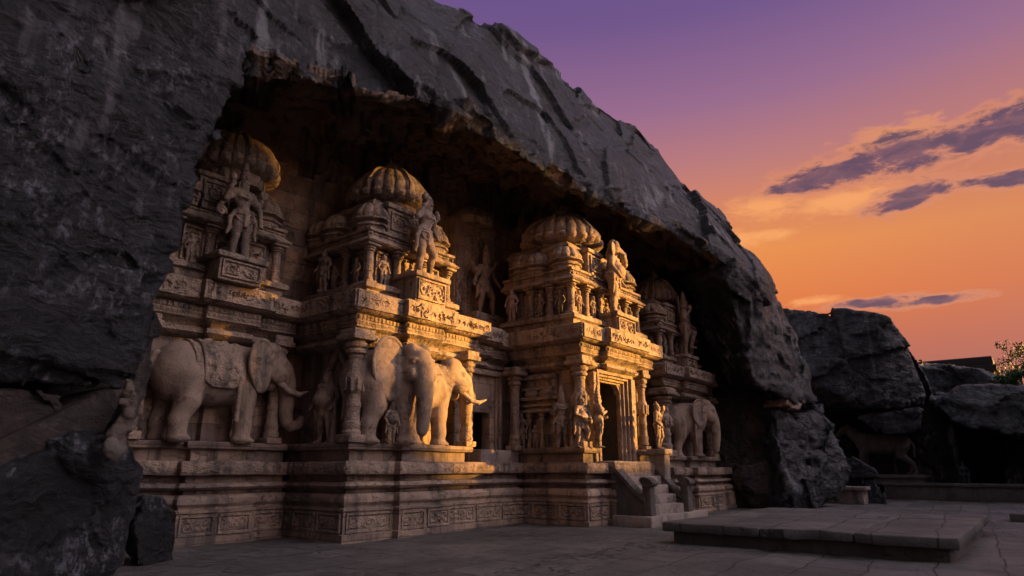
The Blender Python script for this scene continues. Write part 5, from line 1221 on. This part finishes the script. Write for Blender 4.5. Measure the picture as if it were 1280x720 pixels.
# small worn figures standing in the niches of the towers: one mesh, many instances
def niche_row():
    first = figure('niche_figure', 'x', (0, 0, -50), 0, 1.0, crown='cap', res=.017, seed=71, sash=False)
    spots = []
    for (x0, x1, yf, yb, z, k, lab) in ((6.3, 9.30, 15.25, 16.9, 6.30, .86, 'worn little niche figure between the small columns of the leftmost tower'), (10.55, 13.75, 13.2, 16.6, 6.30, .88, 'worn little niche figure between the small columns of the second tower'),
                                        (16.9, 21.5, 10.95, 13.8, 6.30, .88, 'worn little niche figure between the small columns of the third tower'), (23.4, 26.7, 11.1, 13.6, 5.84, .80, 'worn little niche figure between the small columns of the rightmost tower')):
        n = 6 if x1-x0 > 4 else 4; xs = np.linspace(x0+.12, x1-.12, n)
        for a, b in zip(xs[:-1], xs[1:]): spots.append(((a+b)/2, yf+.12, z, 0, k, lab))
        ys = np.linspace(yf+.13, yb-.3, 4)
        for a, b in zip(ys[:-2], ys[1:-1]): spots.append((x0+.12, (a+b)/2, z, -90, k, lab))
    for i, (x, y, z, r, k, lab) in enumerate(spots):
        if i == 0: o = first
        else: o = first.copy(); COL.objects.link(o)
        o.location = (x, y, z); o.rotation_euler = (0, 0, R_(r+random.uniform(-12, 12))); q = k*random.uniform(.9, 1.04); o.scale = (q, q, q)
        props(o, lab, 'statue', 'little figures in the tower niches')
niche_row()

# four-legged beast carved against the dark rocks at the right
def beast():
    S = Sculpt((-1.9, -.8, -.06), (2.6, .8, 3.1), .045)
    S.ell((0, 0, 1.75), (1.15, .52, .58), k=.2); S.ell((-.85, 0, 1.75), (.55, .48, .58), k=.2); S.ell((.85, 0, 1.8), (.55, .48, .62), k=.2)
    for sg, dx in ((-1, 0), (1, -.35)):
        S.chain([(-.95, sg*.25, 1.6), (-.75+dx*.3, sg*.25, 1.08), (-1.28+dx*.4, sg*.25, .62), (-1.20+dx, sg*.25, .12), (-1.08+dx, sg*.25, .05)], [.38, .24, .12, .085, .10], .06)
        S.chain([(.95, sg*.25, 1.5), (1.02-dx*.4, sg*.25, .85), (1.02-dx*.7, sg*.25, .12), (1.12-dx*.7, sg*.25, .05)], [.28, .14, .09, .11], .05)
    S.chain([(1.1, 0, 2.0), (1.5, 0, 2.4), (1.75, 0, 2.65)], [.42, .32, .24], .1); S.chain([(1.75, 0, 2.68), (2.05, 0, 2.5), (2.3, 0, 2.3)], [.25, .19, .14], .05)
    for sg in (-1, 1): S.cone((1.68, sg*.14, 2.82), (1.62, sg*.22, 3.0), .07, .03, .02)
    S.chain([(-1.3, 0, 2.0), (-1.55, 0, 1.6), (-1.5, 0, 1.0)], [.09, .06, .07], .05)
    S.roughen(.03, 3, 5, 5)
    V, F = S.mesh(); o = link('animal_statue', V*.95, F, M_DARKSTONE, None, local=True, weld=False, sharp=None)
    o.location = (41.9, 7.0, 1.22); o.rotation_euler = (0, 0, R_(92)); props(o, 'dark carved four legged animal standing under the jammed slab at right', 'animal statue')
beast()
o = MB().box((40.9+.15, 5.2, .72), (43.2, 8.9, 1.10), r=.03).box((40.95, 5.1, 1.06), (43.3, 9.0, 1.24), r=.03).build('plinth', M_DARKSTONE, None, erode=.02); props(o, 'low plinth carrying the dark carved animal at right', 'plinth')

# broken clawed limb of a sculpture on the left rocks
def claw():
    S = Sculpt((3.5, 10.9, 1.2), (5.0, 12.3, 3.2), .022)
    S.chain([(4.52, 11.6, 2.92), (4.50, 11.5, 2.7), (4.55, 11.45, 2.5), (4.45, 11.4, 2.28), (4.33, 11.35, 2.05)], [.08, .12, .08, .13, .10], .03)
    for i, (a, b, c) in enumerate([((4.33, 11.3, 2.0), (4.10, 11.2, 1.82), (3.90, 11.1, 1.70)), ((4.33, 11.28, 1.95), (4.16, 11.15, 1.74), (4.02, 11.05, 1.62)), ((4.38, 11.27, 1.92), (4.28, 11.15, 1.70), (4.20, 11.08, 1.56)), ((4.42, 11.35, 2.0), (4.38, 11.2, 1.72), (4.36, 11.12, 1.54))]):
        S.chain([a, tuple(.5*np.array(a)+.5*np.array(b)+(0, -.03, .02)), tuple(.3*np.array(a)+.7*np.array(b))], [.07, .085, .05], .02)
    for q in range(12): S.ell((4.36+.16*random.random(), 11.32+.1*random.random(), 2.0+.8*random.random()), (.07, .07, .06), k=.03)
    S.roughen(.085, 7, 6, 5)
    V, F = S.mesh(); o = link('broken_sculpture', V, F, M_BROKEN, None, weld=False, sharp=None); props(o, 'broken brown carved fragment clinging to the black boulder at lower left', 'sculpture fragment')
claw()
#@@PART5
# ================================================================== TREES
def leaf_cloud(centres, n, size, rs):
    V = []; F = []
    for c, r in centres:
        k = int(n*r*r)
        for _ in range(k):
            d = rs.normal(size=3); d /= np.linalg.norm(d); p = np.array(c)+d*r*rs.uniform(.35, 1.0)**.6*np.array([1, 1, .8])
            a = rs.normal(size=3); a /= np.linalg.norm(a); b = np.cross(a, rs.normal(size=3)); b /= np.linalg.norm(b); L = size*rs.uniform(.6, 1.4)
            i = len(V); V += [p-a*L, p+b*L*.45, p+a*L, p-b*L*.45]; F.append((i, i+1, i+2, i+3))
    return V, F
def tree(loc, h, spread, label, cat, seed, leafn, lsize, name='tree', sparse=False):
    rs = np.random.default_rng(seed); root = empty(name, loc, label, cat); L = np.array(loc, float)
    mb = MB(); tips = []
    def grow(p, d, ln, r, lev):
        q = p+d*ln*.5+rs.normal(size=3)*ln*.06; e = q+(d+rs.normal(size=3)*.18)*ln*.5
        mb.tube([p, q, e], [r, r*.82, r*.62], 6)
        if lev == 0: tips.append(e); return
        for k in range(rs.integers(2, 4)):
            nd = d*.6+np.array([rs.normal()*.7*spread, rs.normal()*.7*spread, .35+.3*rs.random()]); nd /= np.linalg.norm(nd)
            grow(e, nd, ln*rs.uniform(.6, .8), r*.58, lev-1)
        if lev < 3: tips.append(e)
    grow(L, np.array([0, 0, 1.]), h*.36, h*.028, 4)
    mb.build('trunk', M_BARK, root, erode=0, weld=False)
    cs = [(t, h*(.05 if sparse else .11)*rs.uniform(.7, 1.3)) for t in tips]
    V, F = leaf_cloud(cs, leafn, lsize, rs); link('crown', V, F, M_LEAF, root, weld=False, smooth=False)
tree((58, .1, 3.0), 7.4, 1.1, 'thin sparse tree silhouetted on the sunset at the right edge', 'tree', 5, 190, .085, sparse=True)
tree((46.9, .75, 5.2), 2.1, 1.9, 'leafy green bush growing over the boulders at the right edge', 'bush', 8, 900, .07, name='bush')
tree((46.9, -.75, 5.0), 2.2, 1.9, 'second green bush partly cut by the right edge of the picture', 'bush', 11, 900, .07, name='bush')
